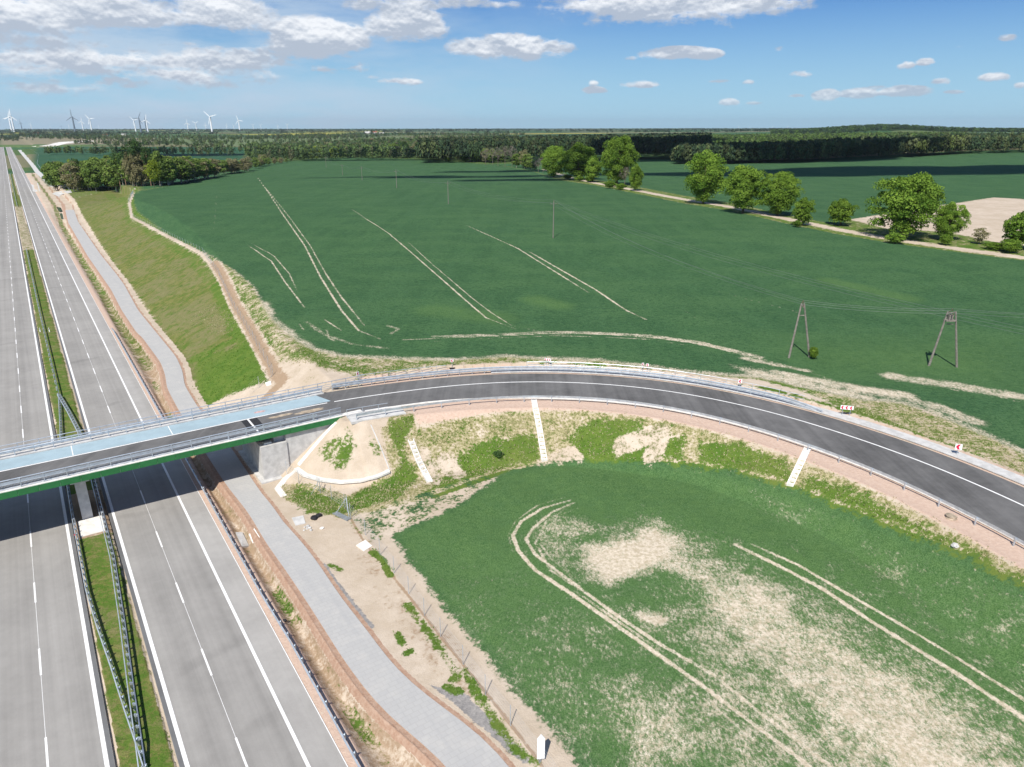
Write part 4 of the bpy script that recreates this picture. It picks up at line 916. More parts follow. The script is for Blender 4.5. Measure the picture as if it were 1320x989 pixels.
# ------------------------------------------------------------------ trees
def leafcloud(seed,ncl,nlf,cr,lf,z0=.15,rx=.42,top=1.0,taper=0.0,flat=.85,shell=.75):
    r=np.random.default_rng(seed); V=[];Tn=[]
    cz=(z0+top)/2; hz_=(top-z0)/2
    for i in range(ncl):
        while True:
            p=r.uniform(-1,1,3)
            l=np.linalg.norm(p)
            if l<1 and l>shell*r.random()**.4: break
        k=1-taper*max(0,p[2]*.5+.5)
        lob=1+.22*math.sin(3*math.atan2(p[1],p[0])+seed)+.15*math.sin(5*math.atan2(p[1],p[0])+2*seed)
        c=np.array([p[0]*(rx-cr*.6)*k*lob,p[1]*(rx-cr*.6)*k*lob,cz+p[2]*(hz_-cr*.5)])
        rad=cr*r.uniform(.7,1.25); tone=np.clip(r.normal(.5,.22),0,1)
        d=r.normal(size=(nlf,3)); d/=np.linalg.norm(d,axis=1)[:,None]; d[:,2]=np.where(d[:,2]<-.35,-d[:,2],d[:,2])
        q=c+d*rad*np.array([1,1,flat])*r.uniform(.72,1.06,(nlf,1))
        n=d+r.normal(size=(nlf,3))*.55; n/=np.linalg.norm(n,axis=1)[:,None]
        a=np.cross(n,r.normal(size=(nlf,3))); a/=np.linalg.norm(a,axis=1)[:,None]; b=np.cross(n,a)
        s1=lf*r.uniform(.6,1.3,(nlf,1)); s2=s1*r.uniform(.55,1,(nlf,1))
        V.append(np.stack([q-a*s1,q+b*s2,q+a*s1,q-b*s2],1).reshape(-1,3))
        Tn.append(np.repeat(np.clip(tone+r.normal(0,.16,nlf),0,1),4))
    V=np.concatenate(V); Tn=np.concatenate(Tn); return V,np.arange(len(V)).reshape(-1,4),Tn
def crownmesh(name,args,mat):
    V,Q,t=leafcloud(**args); me=fastmesh(name,V,Q,mat,False); a=me.attributes.new('tint','FLOAT','POINT'); a.data.foreach_set('value',t.astype(np.float32)); return me
def trunkmesh(name,seed,r0,h,nl,mat,spread=.3,bare=False):
    r_=random.Random(seed); m=MB(); pts=[(0,0,-.03)]; x=y=0
    for k in range(1,6): x+=r_.uniform(-.012,.012); y+=r_.uniform(-.012,.012); pts.append((x,y,h*k/5))
    m.tube(pts,r0,7,r0*.3)
    def limb(p,d,L,r,dep):
        q=p+d*L; m.tube([p,p+d*L*.5+Vector((r_.uniform(-.1,.1),r_.uniform(-.1,.1),.06))*L,q],r,4 if dep else 5,r*.35,cap=False)
        if bare and dep<3:
            for _ in range(4 if dep<2 else 3):
                dd=(d+Vector((r_.uniform(-.8,.8),r_.uniform(-.8,.8),r_.uniform(-.2,.7)))).normalized(); limb(p+d*L*r_.uniform(.4,1),dd,L*.62,r*.45,dep+1)
    for k in range(nl):
        a=2*math.pi*(k+r_.random())/nl; z=h*r_.uniform(.25,.95); d=Vector((math.cos(a)*spread,math.sin(a)*spread,.28)).normalized()
        limb(Vector((x*z/h,y*z/h,z)),d,spread*r_.uniform(.7,1.1)*(1.15-z/h*.5),r0*.35,0)
    me_o=m; me=D.meshes.new(name); me.from_pydata(m.v,[],m.f); me.update(); me.materials.append(mat); return me
KIND={}
def kind(k,crowns,trunks): KIND[k]=(crowns,trunks)
kind('lime',[crownmesh('crown',dict(seed=s_,ncl=130,nlf=215,cr=.12,lf=.0135,z0=.0,rx=.47,taper=.05,shell=.6),M['lime']) for s_ in (1,2,3,4)],[trunkmesh('trunk',s_,.032,.7,8,M['bark']) for s_ in (1,2)])
kind('small',[crownmesh('crown',dict(seed=s_,ncl=70,nlf=130,cr=.15,lf=.026,z0=.02,rx=.52,taper=.05,shell=.6),M['lime']) for s_ in (11,12)],[trunkmesh('trunk',5,.035,.6,6,M['bark'])])
kind('mixed',[crownmesh('crown',dict(seed=s_,ncl=40,nlf=80,cr=.12,lf=.026,z0=.04,rx=.34,taper=.25),M['mixed']) for s_ in (21,22,23)],[trunkmesh('trunk',s_,.016,.85,7,M['birch'],.2) for s_ in (6,7)])
kind('brown',[crownmesh('crown',dict(seed=s_,ncl=40,nlf=70,cr=.12,lf=.022,z0=.04,rx=.38,taper=.2),M['brown']) for s_ in (31,32)],[trunkmesh('trunk',8,.016,.85,9,M['birch'],.25)])
kind('dark',[crownmesh('crown',dict(seed=s_,ncl=40,nlf=80,cr=.12,lf=.025,z0=.03,rx=.38,taper=.3),M['darkl']) for s_ in (41,42)],[trunkmesh('trunk',9,.02,.7,6,M['bark'])])
kind('bright',[crownmesh('crown',dict(seed=s_,ncl=30,nlf=60,cr=.14,lf=.024,z0=.08,rx=.45,taper=.1),M['yellow']) for s_ in (51,52)],[trunkmesh('trunk',10,.02,.6,6,M['bark'])])
kind('pine',[crownmesh('crown',dict(seed=s_,ncl=22,nlf=60,cr=.09,lf=.018,z0=.52,rx=.26,taper=.1),M['darkl']) for s_ in (61,62)],[trunkmesh('trunk',12,.015,.95,8,simple('pine_bark',(.24,.15,.10),.9,var=.2),.16)])
kind('bare',[crownmesh('crown',dict(seed=s_,ncl=34,nlf=34,cr=.1,lf=.010,z0=.3,rx=.34,taper=.1),M['twig']) for s_ in (71,72)],[trunkmesh('trunk',s_,.017,.8,9,M['twig'],.3,True) for s_ in (13,14)])
cnt=[0]
def tree(k,name,x,y,z,h,r,lab,group=None,cat='tree'):
    cr,tr=KIND[k]; i=cnt[0]; cnt[0]+=1
    root=empty(name,(x,y,z),(i*2.39996)%6.28,lab,cat,group)
    rx={'lime':.46,'small':.5,'mixed':.34,'brown':.38,'dark':.38,'bright':.46,'pine':.28,'bare':.36}[k]
    for nm,me in (('trunk',tr[i%len(tr)]),('crown',cr[i%len(cr)])):
        o=D.objects.new(nm,me); COL.objects.link(o); o.parent=root; o.scale=(r/rx,r/rx,h)
    return root
def ztop(Y,py):
    k=(py-494.5)/F; return H-Y*(k*cP+sP)/(cP-k*sP)
def dep(Y,z): return Y*cP+(H-z)*sP
def pxtree(k,name,px,pbase,ptop,wpx,lab,group=None,cat='tree',sink=.0):
    x,y,z=PM([(px,pbase)])[0]; h=ztop(y,ptop)-z; r=wpx/2*dep(y,z)/F
    return tree(k,name,x,y,z-sink,h,r,lab,group,cat)
G1='trees lining the gravel track'
for a in [('lime',714,229,187,36,'dense dark leaning tree at the left end of the clump by the track'),('lime',746,232,184,50,'broad round tree second in the clump where the track begins'),('small',764,235,202,24,'smaller paler tree in front of the gap between the two biggest of the clump'),
 ('lime',795,239,174,46,'tallest tree of the clump by the gravel track'),('bare',805,240,215,20,'bare grey shrubby tree in front of the tallest tree by the track'),('lime',819,246,211,19,'slim tree at the right end of the clump, touching the track'),
 ('lime',906,263,196,54,'tall uneven tree just right of where the track emerges from the clump'),('lime',957,275,212,50,'rounded tree, second of the three spaced trees left of the small round one'),('lime',1002,278,220,50,'wide rounded tree, third of the spaced trees, beside a small one'),
 ('small',1034,291,254,27,'small upright tree standing on the near side of the track'),('small',1083,291,257,34,'small round tree standing alone on the far side of the track'),('lime',1162,308,222,80,'largest tree on the track, wide and dense, left of the bare field corner'),
 ('lime',1219,310,260,38,'medium tree just right of the largest tree, in front of the bare field'),('brown',1262,315,292,20,'tiny pale thin sapling in front of the bare field'),('small',1312,322,272,46,'tree cut by the right edge of the picture beside the track')]:
    pxtree(a[0],'track_tree',a[1],a[2],a[3],a[4],a[5],G1)
for a in [(1153,314,300,22,'low bush at the foot of the largest track tree'),(1218,316,302,16,'low bush under the medium tree by the bare field'),(1302,326,308,26,'hedge-like bush at the right edge beside the track'),(1283,322,313,26,'low bush left of the tree at the right edge'),(800,245,236,14,'bush at the foot of the slim tree by the track'),(747,234,227,14,'bush under the broad round tree of the clump'),(760,235,228,12,'bush under the smaller paler tree of the clump'),(786,243,233,16,'bush under the tallest tree of the clump'),(731,231,225,12,'bush under the leaning tree of the clump'),(1027,293,284,12,'tiny bush at the foot of the small upright tree')]:
    pxtree('small','bush',a[0],a[1],a[2],a[3],a[4],None,'bush')
pxtree('small','bush',1048,463,447,12,'small green bush growing against the right foot of the left A-shaped pole',None,'bush')
# woods beside the far cutting: trees behind the crest of the field
def row(name,group,labs,pts,n,depth,kinds,seed,jit=3,hj=.12,wr=(.30,.42),front=2.0):
    r_=random.Random(seed); P=np.array(pts,float); xs=P[:,0]
    for i in range(n):
        px=r_.uniform(xs[0],xs[-1]); by=np.interp(px,xs,P[:,1]); ty=np.interp(px,xs,P[:,2])
        base=PM([(px,by)])[0]; d=front+r_.random()**1.2*depth; L=math.hypot(base[0],base[1]); x=base[0]*(1+d/L)+r_.uniform(-jit,jit); y=base[1]*(1+d/L)
        z=float(TQ(np.array([x]),np.array([y]))[0]); zt=ztop(y,ty+r_.uniform(-1,3.5)); h=min(26,max(5,(zt-z)*(1-r_.random()*hj)))
        k=r_.choice(kinds); tree(k,name,x,y,z,h,min(9,h*r_.uniform(*wr)),labs[k],group)
KL={'mixed':'green half-leafed tree','brown':'brownish budding tree','dark':'dark green tree','bright':'yellow-green tree','pine':'tall pine with bare trunk','bare':'bare grey tree','lime':'fresh green tree'}
def labs(tail): return {k:v+' '+tail for k,v in KL.items()}
row('woodland_tree','wood left of the upper field',labs('in the wood between the far motorway and upper field'),[(70,246,206),(100,250,203),(130,248,200),(165,242,197),(182,240,198),(210,241,197)],58,70,['mixed','mixed','brown','dark','mixed','bright'],3)
row('woodland_tree','wood left of the upper field',labs('in the wood between the far motorway and upper field'),[(150,243,197),(175,241,187),(205,240,192)],13,25,['pine','brown','pine','mixed'],5,wr=(.2,.3))
pxtree('pine','woodland_tree',183,240,180,34,'tallest pine of the left wood, with a long bare trunk at the field corner','wood left of the upper field'); pxtree('bright','woodland_tree',199,241,203,22,'bright yellow-green tree beside the tallest pine at the field corner','wood left of the upper field')
row('woodland_tree','tree belt along the back of the upper field',labs('in the belt behind the left part of the upper field'),[(208,241,199),(230,237,199),(260,232,202),(290,226,204),(320,221,201),(345,214,199),(378,208,204)],62,22,['brown','brown','mixed','dark','mixed'],7,wr=(.36,.5))
row('hedge_tree','tree row behind the middle of the upper field',labs('in the row behind the middle of the upper field'),[(385,207,195),(420,205,190),(450,204,186),(490,204,184),(540,204,181),(600,207,184),(650,213,190),(690,220,197)],70,45,['mixed','brown','dark','mixed','dark'],9,wr=(.38,.5))
for a in [('bright',408,206,188,22),('bright',428,206,191,16),('lime',578,209,191,12),('lime',600,209,190,18),('lime',612,209,191,16)]: pxtree(a[0],'hedge_tree',a[1],a[2],a[3],a[4],{408:'bright yellow-green tree, wider of two at the left of the field back edge',428:'narrow yellow-green tree right of the wider one at the back of the field',578:'lone fresh green tree in front of the dark forest',600:'fresh green tree left half of the close pair by the dark forest',612:'fresh green tree right half of the close pair by the dark forest'}[a[1]])
for i,a in enumerate([(626,213,192,12),(635,213,190,12),(642,214,189,12),(651,215,187,14),(660,215,187,14),(676,217,191,16),(690,221,200,14),(700,223,199,12),(694,222,205,12)]): pxtree('bare' if i not in (5,) else 'brown','bare_tree',a[0],a[1],a[2],a[3],['thin bare grey tree in the group right of the bright pair','brownish tree between the bare grey trees and the track clump'][i==5],'bare grey trees behind the upper field')
# forests that read as one mass
def forest(name,lab,samples,pal,seed,hr,wr_,nq=7,ncl=11):
    r=np.random.default_rng(seed); V0,Q0,t0=leafcloud(seed=seed,ncl=ncl,nlf=nq,cr=.25,lf=.085,z0=.15,rx=.45,taper=.3)
    V1,_,t1=leafcloud(seed=seed+1,ncl=ncl,nlf=nq,cr=.2,lf=.08,z0=.1,rx=.36,taper=.75)
    n=len(samples); x,y=samples[:,0],samples[:,1]; z=TQ(x,y); h=r.uniform(*hr,n); w_=h*r.uniform(*wr_,n)/.9; ang=r.uniform(0,6.28,n)
    B=np.where(r.random(n)[:,None,None]<.5,V0[None],V1[None]); c,s_=np.cos(ang)[:,None],np.sin(ang)[:,None]
    X=(B[:,:,0]*c-B[:,:,1]*s_)*w_[:,None]+x[:,None]; Y=(B[:,:,0]*s_+B[:,:,1]*c)*w_[:,None]+y[:,None]; Z=B[:,:,2]*h[:,None]+z[:,None]
    V=np.stack([X,Y,Z],-1).reshape(-1,3); Q=np.arange(len(V)).reshape(-1,4); me=fastmesh(name,V,Q,M['forest'],False)
    pal=np.array(pal); base=pal[r.integers(0,len(pal),n)]*r.uniform(.75,1.25,(n,1)); col=np.repeat(base[:,None,:],V0.shape[0],1)*(.75+.5*t0[None,:,None]); col=col.reshape(-1,3)
    a=me.attributes.new('fcol','FLOAT_COLOR','POINT'); a.data.foreach_set('color',np.column_stack([col,np.ones(len(col))]).astype(np.float32).ravel())
    o=D.objects.new(name,me); COL.objects.link(o); return tag(o,lab,'forest',kind='stuff')
frn=np.random.default_rng(21)
def region(line_px,depth,n,lat=6,lo=1.0):
    P=np.array(line_px,float); px=frn.uniform(P[0,0],P[-1,0],n); by=np.interp(px,P[:,0],P[:,1]); B=PM(np.column_stack([px,by])); L=np.hypot(B[:,0],B[:,1]); d=frn.random(n)**1.3*depth*np.clip(lo+(1-lo)*(px-1000)/160,lo,1)
    return np.column_stack([B[:,0]*(1+d/L)+frn.uniform(-lat,lat,n),B[:,1]*(1+d/L)])
DK=[(.042,.072,.035),(.06,.095,.04),(.036,.06,.034),(.095,.12,.05)]
MX=[(.08,.13,.045),(.11,.16,.05),(.05,.085,.04),(.12,.13,.07),(.07,.11,.05)]
forest('dark_forest','dark conifer forest bordering the right-hand field, reading as one mass',region([(872,212),(937,212),(1047,209),(1147,204),(1233,199),(1320,197),(1480,195)],330,4200,lo=.28),DK+[(.05,.065,.03)],1,(12,19),(.42,.62))
forest('broadleaf_forest','olive broadleaf stretch of the forest edge at the right',region([(1165,204),(1200,201),(1240,199)],60,260),[(.10,.13,.04),(.075,.09,.04)],2,(15,19),(.5,.65))
P_=frn.uniform(0,1,(5200,2)); yy=800+P_[:,1]**1.2*500; xx=((545+P_[:,0]*360)-660)/F*yy*.985
forest('dark_forest','dark forest behind the middle of the upper field, reading as one mass',np.column_stack([xx,yy]),DK+[(.06,.075,.04)],4,(16,26),(.32,.52))
P_=frn.uniform(0,1,(3600,2)); yy=1150+P_[:,1]*650; xx=((800+P_[:,0]*420)-660)/F*yy*.985
forest('spring_forest','light green forest on the slope beyond the dark forest',np.column_stack([xx,yy]),[(.09,.15,.035),(.07,.12,.035),(.11,.16,.05),(.06,.085,.04)],6,(10,15),(.6,.8))
P_=frn.uniform(0,1,(3000,2)); yy=2350+P_[:,1]*600; xx=((980+P_[:,0]*420)-660)/F*yy*.985
forest('hill_forest','green wooded hill on the right part of the horizon',np.column_stack([xx,yy]),[(.07,.12,.035),(.05,.09,.035),(.035,.06,.035)],8,(13,18),(.9,1.2))
hs=[]
for k in range(46):
    y0=frn.uniform(1000,3400)**1.0; x0=(frn.uniform(130,640)-660)/F*y0; a=frn.normal(0,.2); L=frn.uniform(120,420); m_=int(L/3.6)
    t_=frn.uniform(-.5,.5,m_)*L; hs.append(np.column_stack([x0+t_*math.cos(a)+frn.normal(0,3,m_),y0+t_*math.sin(a)+frn.normal(0,4,m_)]))
hs=np.concatenate(hs); forest('distant_hedges','hedges and copses between the far fields on the left',hs,MX,10,(8,15),(.5,.8))
P_=frn.uniform(0,1,(1500,2)); yy=900+P_[:,1]*500; xx=((330+P_[:,0]*250)-660)/F*yy*.985
forest('distant_copse','mixed green copse beyond the left part of the upper field',np.column_stack([xx,yy]),MX,12,(10,17),(.5,.75))
hs=[]
for k in range(150):
    y0=frn.uniform(3300,9500); x0=(frn.uniform(-150,1480)-660)/F*y0; L=frn.uniform(200,1400); m_=int(L/22)
    t_=frn.uniform(-.5,.5,m_)*L; hs.append(np.column_stack([x0+t_,y0+frn.normal(0,40,m_)]))
hs=np.concatenate(hs); forest('horizon_woods','thin dark line of woods along the horizon',hs,[(.03,.05,.03),(.04,.06,.035)],14,(12,20),(1.3,2.0),4,7)
hs=[]
for k in range(26):
    px=frn.uniform(-60,150); y0=frn.uniform(2300,3400); x0=(px-660)/F*y0; m_=22; hs.append(np.column_stack([x0+frn.normal(0,45,m_),y0+frn.normal(0,30,m_)]))
hs=np.concatenate(hs); forest('village_trees','dark trees around the far village on the left',hs,DK,16,(9,16),(.6,.9))
tick('trees')
# ------------------------------------------------------------------ wind turbines
def turbine(px,hub,base,dark,rot,lab,R=46,Hh=96,yaw=0):
    k=(hub-base)/F; Y=Hh/(-k)*1.06; Y=min(Y,13500); x=(px-660)/F*Y*.985*1.0; X=(px-660)/F*dep(Y,20)
    z=float(TQ(np.array([X]),np.array([Y]))[0]); zh=ztop(Y,hub); hh=zh-z; s_=hh/96
    mat=M['turbd'] if dark else M['turb']; root=empty('wind_turbine',(X,Y,z),yaw,lab,'wind turbine','wind turbines on the horizon')
    MB().tube([(0,0,-2),(0,0,hh)],6.0*s_,8,4.0*s_).build('tower',mat,root)
    MB().box(-2.2*s_,2.2*s_,-7*s_,5*s_,hh-1.5*s_,hh+3*s_).build('nacelle',mat,root)
    rt=MB().tube([(0,-9*s_,hh+.5*s_),(0,-6.5*s_,hh+.5*s_)],2.0*s_,8,2.4*s_).build('rotor_hub',mat,root)
    for b in range(3):
        a=rot+b*2*math.pi/3; dx,dz=math.sin(a),math.cos(a); L=R*s_; y=-8*s_; c=(0,y,hh+.5*s_); px_,pz=dz,-dx
        w0,w1=5.5*s_,3.2*s_
        v=[]
        for l,w_ in ((1.5*s_,1.1*s_),(L*.2,w0),(L,w1*.6)):
            for sg,yy_ in ((-1,-.4*s_),(1,-.4*s_),(1,.4*s_),(-1,.4*s_)): v.append((c[0]+dx*l+px_*w_*sg*.5,y+yy_,c[2]+dz*l+pz*w_*sg*.5))
        f=[(0,1,2,3),(8,11,10,9)]
        for r2 in range(2):
            for q in range(4): f.append((r2*4+q,r2*4+(q+1)%4,(r2+1)*4+(q+1)%4,(r2+1)*4+q))
        MB().add(v,f).build('blade',mat,rt)
z3=lambda v:v/3
TB=[(45,455,498,0,.3),(55,450,498,0,.1),(85,475,500,1,2.0),(122,480,500,0,.5),(195,490,502,0,.9),(238,488,503,1,.2),(290,453,506,1,0),(322,470,506,0,.15),(355,461,503,0,1.4),(268,484,502,0,.7),(383,488,505,0,.2),(525,466,510,0,1.3),(545,458,512,1,.5),(572,465,514,0,.2),(566,468,512,1,.3),
(728,476,514,0,.05),(760,477,515,0,1.05),(797,483,511,0,.0),(820,452,510,0,1.3),(878,484,508,0,.35),(905,486,509,0,1.2),(927,466,508,0,-.35),(980,484,509,0,1.1),(1010,485,512,0,.9),(1075,486,509,0,0),(1112,483,510,0,1.1)]
names=['leftmost white turbine of the close left pair','right white turbine of the close left pair','dark blurred turbine just right of the left pair','faint turbine alone between the left pair and the big dark one','very faint small turbine nearest the village','faint dark turbine left of the big dark one','big dark turbine, tallest on the left horizon','white turbine just right of the big dark one','white turbine with a raised left blade, second right of the big dark one','small white turbine just left of the big dark one','small pale turbine alone right of the left group','white turbine at the left of the middle cluster','dark turbine at the centre of the middle cluster','white turbine at the right of the middle cluster','dark turbine overlapping the right one of the middle cluster',
'white turbine first in the right row','white turbine second in the right row','smaller white turbine third in the right row','tall white turbine fourth in the right row','faint small turbine left of the low-bladed one in the right row','small white turbine just left of the second tallest of the right row','second tall white turbine of the right row','small turbine just right of the second tall one','small turbine second right of the second tall one','faint turbine second from the right end of the row','last white turbine at the right end of the row']
for (a,b,c,d,e),nm in zip(TB,names): turbine(a/3,b/3,c/3+.4,d,e,nm,yaw=.0)
for i,(a,b) in enumerate([(952,163.2),(966,163.6),(996,163),(1015,162.6),(1143,163.6)]): turbine(a,b,167,0,i*.8,['faint tiny turbine above the spring green forest','faint tiny turbine second above the spring green forest','faint tiny turbine third on the right-hand horizon','faint tiny turbine left of the wooded hill','faint tiny turbine right of the wooded hill'][i])
# ------------------------------------------------------------------ far houses
def house(px,py,w_,d_,h_,lab,mw,mr,yaw):
    x,y,z=PM([(px,py)])[0]; root=empty('house',(x,y,z),yaw,lab,'house','far village houses')
    MB().box(-w_/2,w_/2,-d_/2,d_/2,-1,h_).build('wall',mw,root)
    e=.4; r=MB().add([(-w_/2-e,-d_/2-e,h_-.1),(w_/2+e,-d_/2-e,h_-.1),(w_/2+e,d_/2+e,h_-.1),(-w_/2-e,d_/2+e,h_-.1),(-w_/2-e,0,h_+d_*.45),(w_/2+e,0,h_+d_*.45)],[(0,1,5,4),(2,3,4,5),(0,4,3),(1,2,5),(3,2,1,0)]).build('roof',mr,root)
    MB().box(w_*.2,w_*.28,-.4,.4,h_+d_*.3,h_+d_*.55).build('chimney',mr,r)
    for k in (-.3,.0,.3): MB().box(k*w_-.6,k*w_+.6,-d_/2-.05,-d_/2+.02,h_*.35,h_*.7).build('window',M['glass'],root)
for a in [(44,173,14,9,4,'low house with a red roof, left end of the far village',M['wallw'],M['roofr'],.2),(50,173,16,9,4,'longer red-roofed house beside the left end house',M['wallw'],M['roofr'],-.1),(88,174,14,9,4,'red-roofed farmhouse in the middle of the far village',M['wallw'],M['roofr'],.5),(136,176,18,10,5,'white house standing alone right of the village trees',M['signw'],M['roofr'],.1),(160,175,22,10,4,'low grey-roofed barn near the far turbines',M['wallw'],M['conc'],.0),
 (474,173,30,14,7,'pale long building on the middle horizon',M['wallw'],M['conc'],.1),(483,173,22,14,9,'taller pale building on the middle horizon',M['signw'],M['roofr'],.3),(492,174,26,12,6,'low white building right of the taller one on the horizon',M['signw'],M['conc'],-.2),(478,184,14,10,5,'small pale house among the copse trees',M['wallw'],M['roofr'],.2)]: house(*a)
# ------------------------------------------------------------------ power line
def pole(px,pb,pt,lab,group='wooden poles of the power line',arm=None):
    x,y,z=PM([(px,pb)])[0]; h=ztop(y,pt)-z; root=empty('power_pole',(x,y,z),0,lab,'power pole',group)
    MB().tube([(0,0,-.4),(0,0,h)],.17,8,.11).build('pole',M['wood'],root)
    a=math.radians(25); c,s_=math.cos(a),math.sin(a)
    ar=MB().tube([(-1.3*c,-1.3*s_,h-.9),(1.3*c,1.3*s_,h-.9)],.07,6).build('crossarm',M['wood'],root)
    tips=[]
    for q in (-1.2,1.2): MB().tube([(q*c,q*s_,h-.86),(q*c,q*s_,h-.6)],.06,6,.03).build('insulator',M['insul'],ar); tips.append((x+q*c,y+q*s_,z+h-.6))
    MB().tube([(0,0,h-.02),(0,0,h+.28)],.06,6,.03).build('insulator',M['insul'],root); tips.append((x,y,z+h+.28)); return tips
TP=[pole(713,307,259,'nearest single wooden pole standing in the upper field'),pole(578,263,233.5,'second nearest single wooden pole in the upper field'),pole(511.5,242.5,219,'third single pole, in the middle of the pole row'),pole(467,232.5,215,'fourth single pole from the nearest'),pole(441.7,226,212,'fifth single pole from the nearest'),pole(420.6,216,202,'farthest single pole, in front of the yellow-green trees')]
def apole(f1,f2,top,lab,gear):
    a=PM([f1])[0]; b=PM([f2])[0]; mid=(a+b)/2; zt=ztop(mid[1],top[1]); h=zt-mid[2]
    tx=(top[0]-660)/F*dep(mid[1],zt); tp=np.array([tx,mid[1],zt]); root=empty('a_frame_pole',mid,0,lab,'power pole')
    A,B,Tt=a-mid,b-mid,tp-mid; d=(B-A)/np.linalg.norm(B-A)*.22*(1 if not gear else 2.6)
    for p,q in ((A,Tt-d),(B,Tt+d)): MB().tube([tuple(p-np.array([0,0,.4])),tuple(q)],.19,8,.13).build('leg',M['wood'],root)
    m1=A+(Tt-A)*.78; m2=B+(Tt-B)*.78; MB().tube([tuple(m1),tuple(m2)],.08,6).build('brace',M['wood'],root)
    tips=[]
    for k in (-1,0,1):
        q=Tt+np.array([k*.25,k*.9,-.35 if k else .15]); 
        MB().tube([tuple(q),tuple(q+np.array([0,0,.35]))],.08,6,.04).build('insulator',M['insul'],root); tips.append(tuple(mid+q+np.array([0,0,.35])))
    MB().tube([tuple(Tt+np.array([-.3,-1.1,-.4])),tuple(Tt+np.array([.3,1.1,-.4]))],.08,6).build('crossarm',M['wood'],root)
    if gear:
        MB().box(Tt[0]-.8,Tt[0]+.8,Tt[1]-.5,Tt[1]+.5,Tt[2]-1.5,Tt[2]-1.3).box(Tt[0]-.35,Tt[0]+.25,Tt[1]-.3,Tt[1]+.3,Tt[2]-1.3,Tt[2]-.5).build('switch_platform',M['wood'],root)
        MB().tube([tuple(Tt+np.array([-.9,-.4,-.2])),tuple(Tt+np.array([1.0,.4,-.1]))],.07,6).build('crossarm',M['wood'],root)
    return tips
TA=apole((1016.6,461.5),(1044,460.5),(1035,391),'A-shaped wooden pole with a bush at its foot, left one of two',False)
TBp=apole((1197,471.5),(1234,473.5),(1227,402),'A-shaped wooden pole carrying switch gear at the top, right one of two',True)
# poles standing outside the frame, to which the lines run on
xo,yo=150,108; zo=float(T(xo,yo)[0]); xo2,yo2=92,74; zo2=float(T(xo2,yo2)[0])
def outpole(x,y,z,h,lab):
    root=empty('power_pole',(x,y,z),0,lab,'power pole','wooden poles of the power line'); MB().tube([(0,0,-.4),(0,0,h)],.17,8,.11).build('pole',M['wood'],root); a=MB().tube([(-.9,-.9,h-.8),(.9,.9,h-.8)],.07,6).build('crossarm',M['wood'],root)
    return [(x-.8,y-.8,z+h-.7),(x+.8,y+.8,z+h-.7),(x,y,z+h)]
TO1=outpole(xo,yo,zo,10,'single pole east of the field, beyond the right edge'); TO2=outpole(xo2,yo2,zo2,10,'single pole beyond the lower right of the field edge')
def wires(A,B,lab,sag=.025):
    for i,(a,b) in enumerate(zip(A,B)):
        a,b=Vector(a),Vector(b); L=(b-a).length; pts=[a.lerp(b,t)-Vector((0,0,4*sag*L*t*(1-t)*.8)) for t in [k/12 for k in range(13)]]
        o=MB().tube(pts,.013,4).build('overhead_wire',M['wire']); tag(o,lab,'wire','overhead wires of the power line')
for a,b,l in zip(TP[:-1],TP[1:],['one of three thin wires from the nearest to the second single pole','one of three thin wires from the second to the third single pole','one of three thin wires from the third to the fourth single pole','one of three thin wires from the fourth to the fifth single pole','one of three thin wires from the fifth to the farthest single pole']): wires(a,b,l)
wires(TP[0],TA,'one of three thin wires from the nearest single pole to the left A-shaped pole'); wires(TA,TBp,'one of three thin wires between the two A-shaped poles'); wires(TBp,TO1,'one of three thin wires running right from the right A-shaped pole'); wires(TP[0],TO2,'one of three long wires crossing the field towards the lower right')
# ------------------------------------------------------------------ chevron boards
def chevsign(px,pbase,n,size,face,lab,group='chevron boards along the outside of the curve',h=1.55):
    x,y,z=PM([(px,pbase)])[0]; root=empty('chevron_sign',(x,y,z),face,lab,'road sign',group); w_=size*n
    for q in ((-w_*.3,w_*.3) if n>1 else (0,)): MB().tube([(q,.05,-.2),(q,.05,h)],.035,6).build('post',M['galv'],root)
    pn=MB().box(-w_/2,w_/2,-.02,.02,h-size*.95,h+.05).build('panel',M['signw'],root)
    for k in range(n):
        cx=-w_/2+size*(k+.5); a=size*.44; t_=size*.34; zc=h-size*.45; y_=-.026
        v=[(cx+a*.55,y_,zc+a),(cx+a*.55-t_,y_,zc+a),(cx-a*.9,y_,zc),(cx+a*.55-t_,y_,zc-a),(cx+a*.55,y_,zc-a),(cx-a*.9+t_*1.25,y_,zc)]
        MB().add(v,[(0,1,2,5),(5,2,3,4)]).build('chevron',M['red'],pn)
    MB().box(-.45,.45,-.2,.2,0.0,.13).build('foot',M['dark'],root) if n==1 else None
chevsign(462,492,1,.5,.95,'single chevron board seen nearly edge-on, leftmost of the boards'); chevsign(583,475,1,.5,.45,'single chevron board, second from the left along the curve')
chevsign(706,474,3,.38,-.5,'tilted triple chevron board at the top of the curve'); chevsign(828,480,1,.4,.4,'small chevron board, left one of the close pair'); chevsign(834,481,1,.4,-.3,'small chevron board, right one of the close pair')
chevsign(953,502,1,.55,-.1,'single chevron board between the close pair and the triple board'); chevsign(1090,537,3,.55,-.25,'large triple red and white chevron board'); chevsign(1233,588,1,.75,-.3,'largest single chevron board, nearest the right edge')
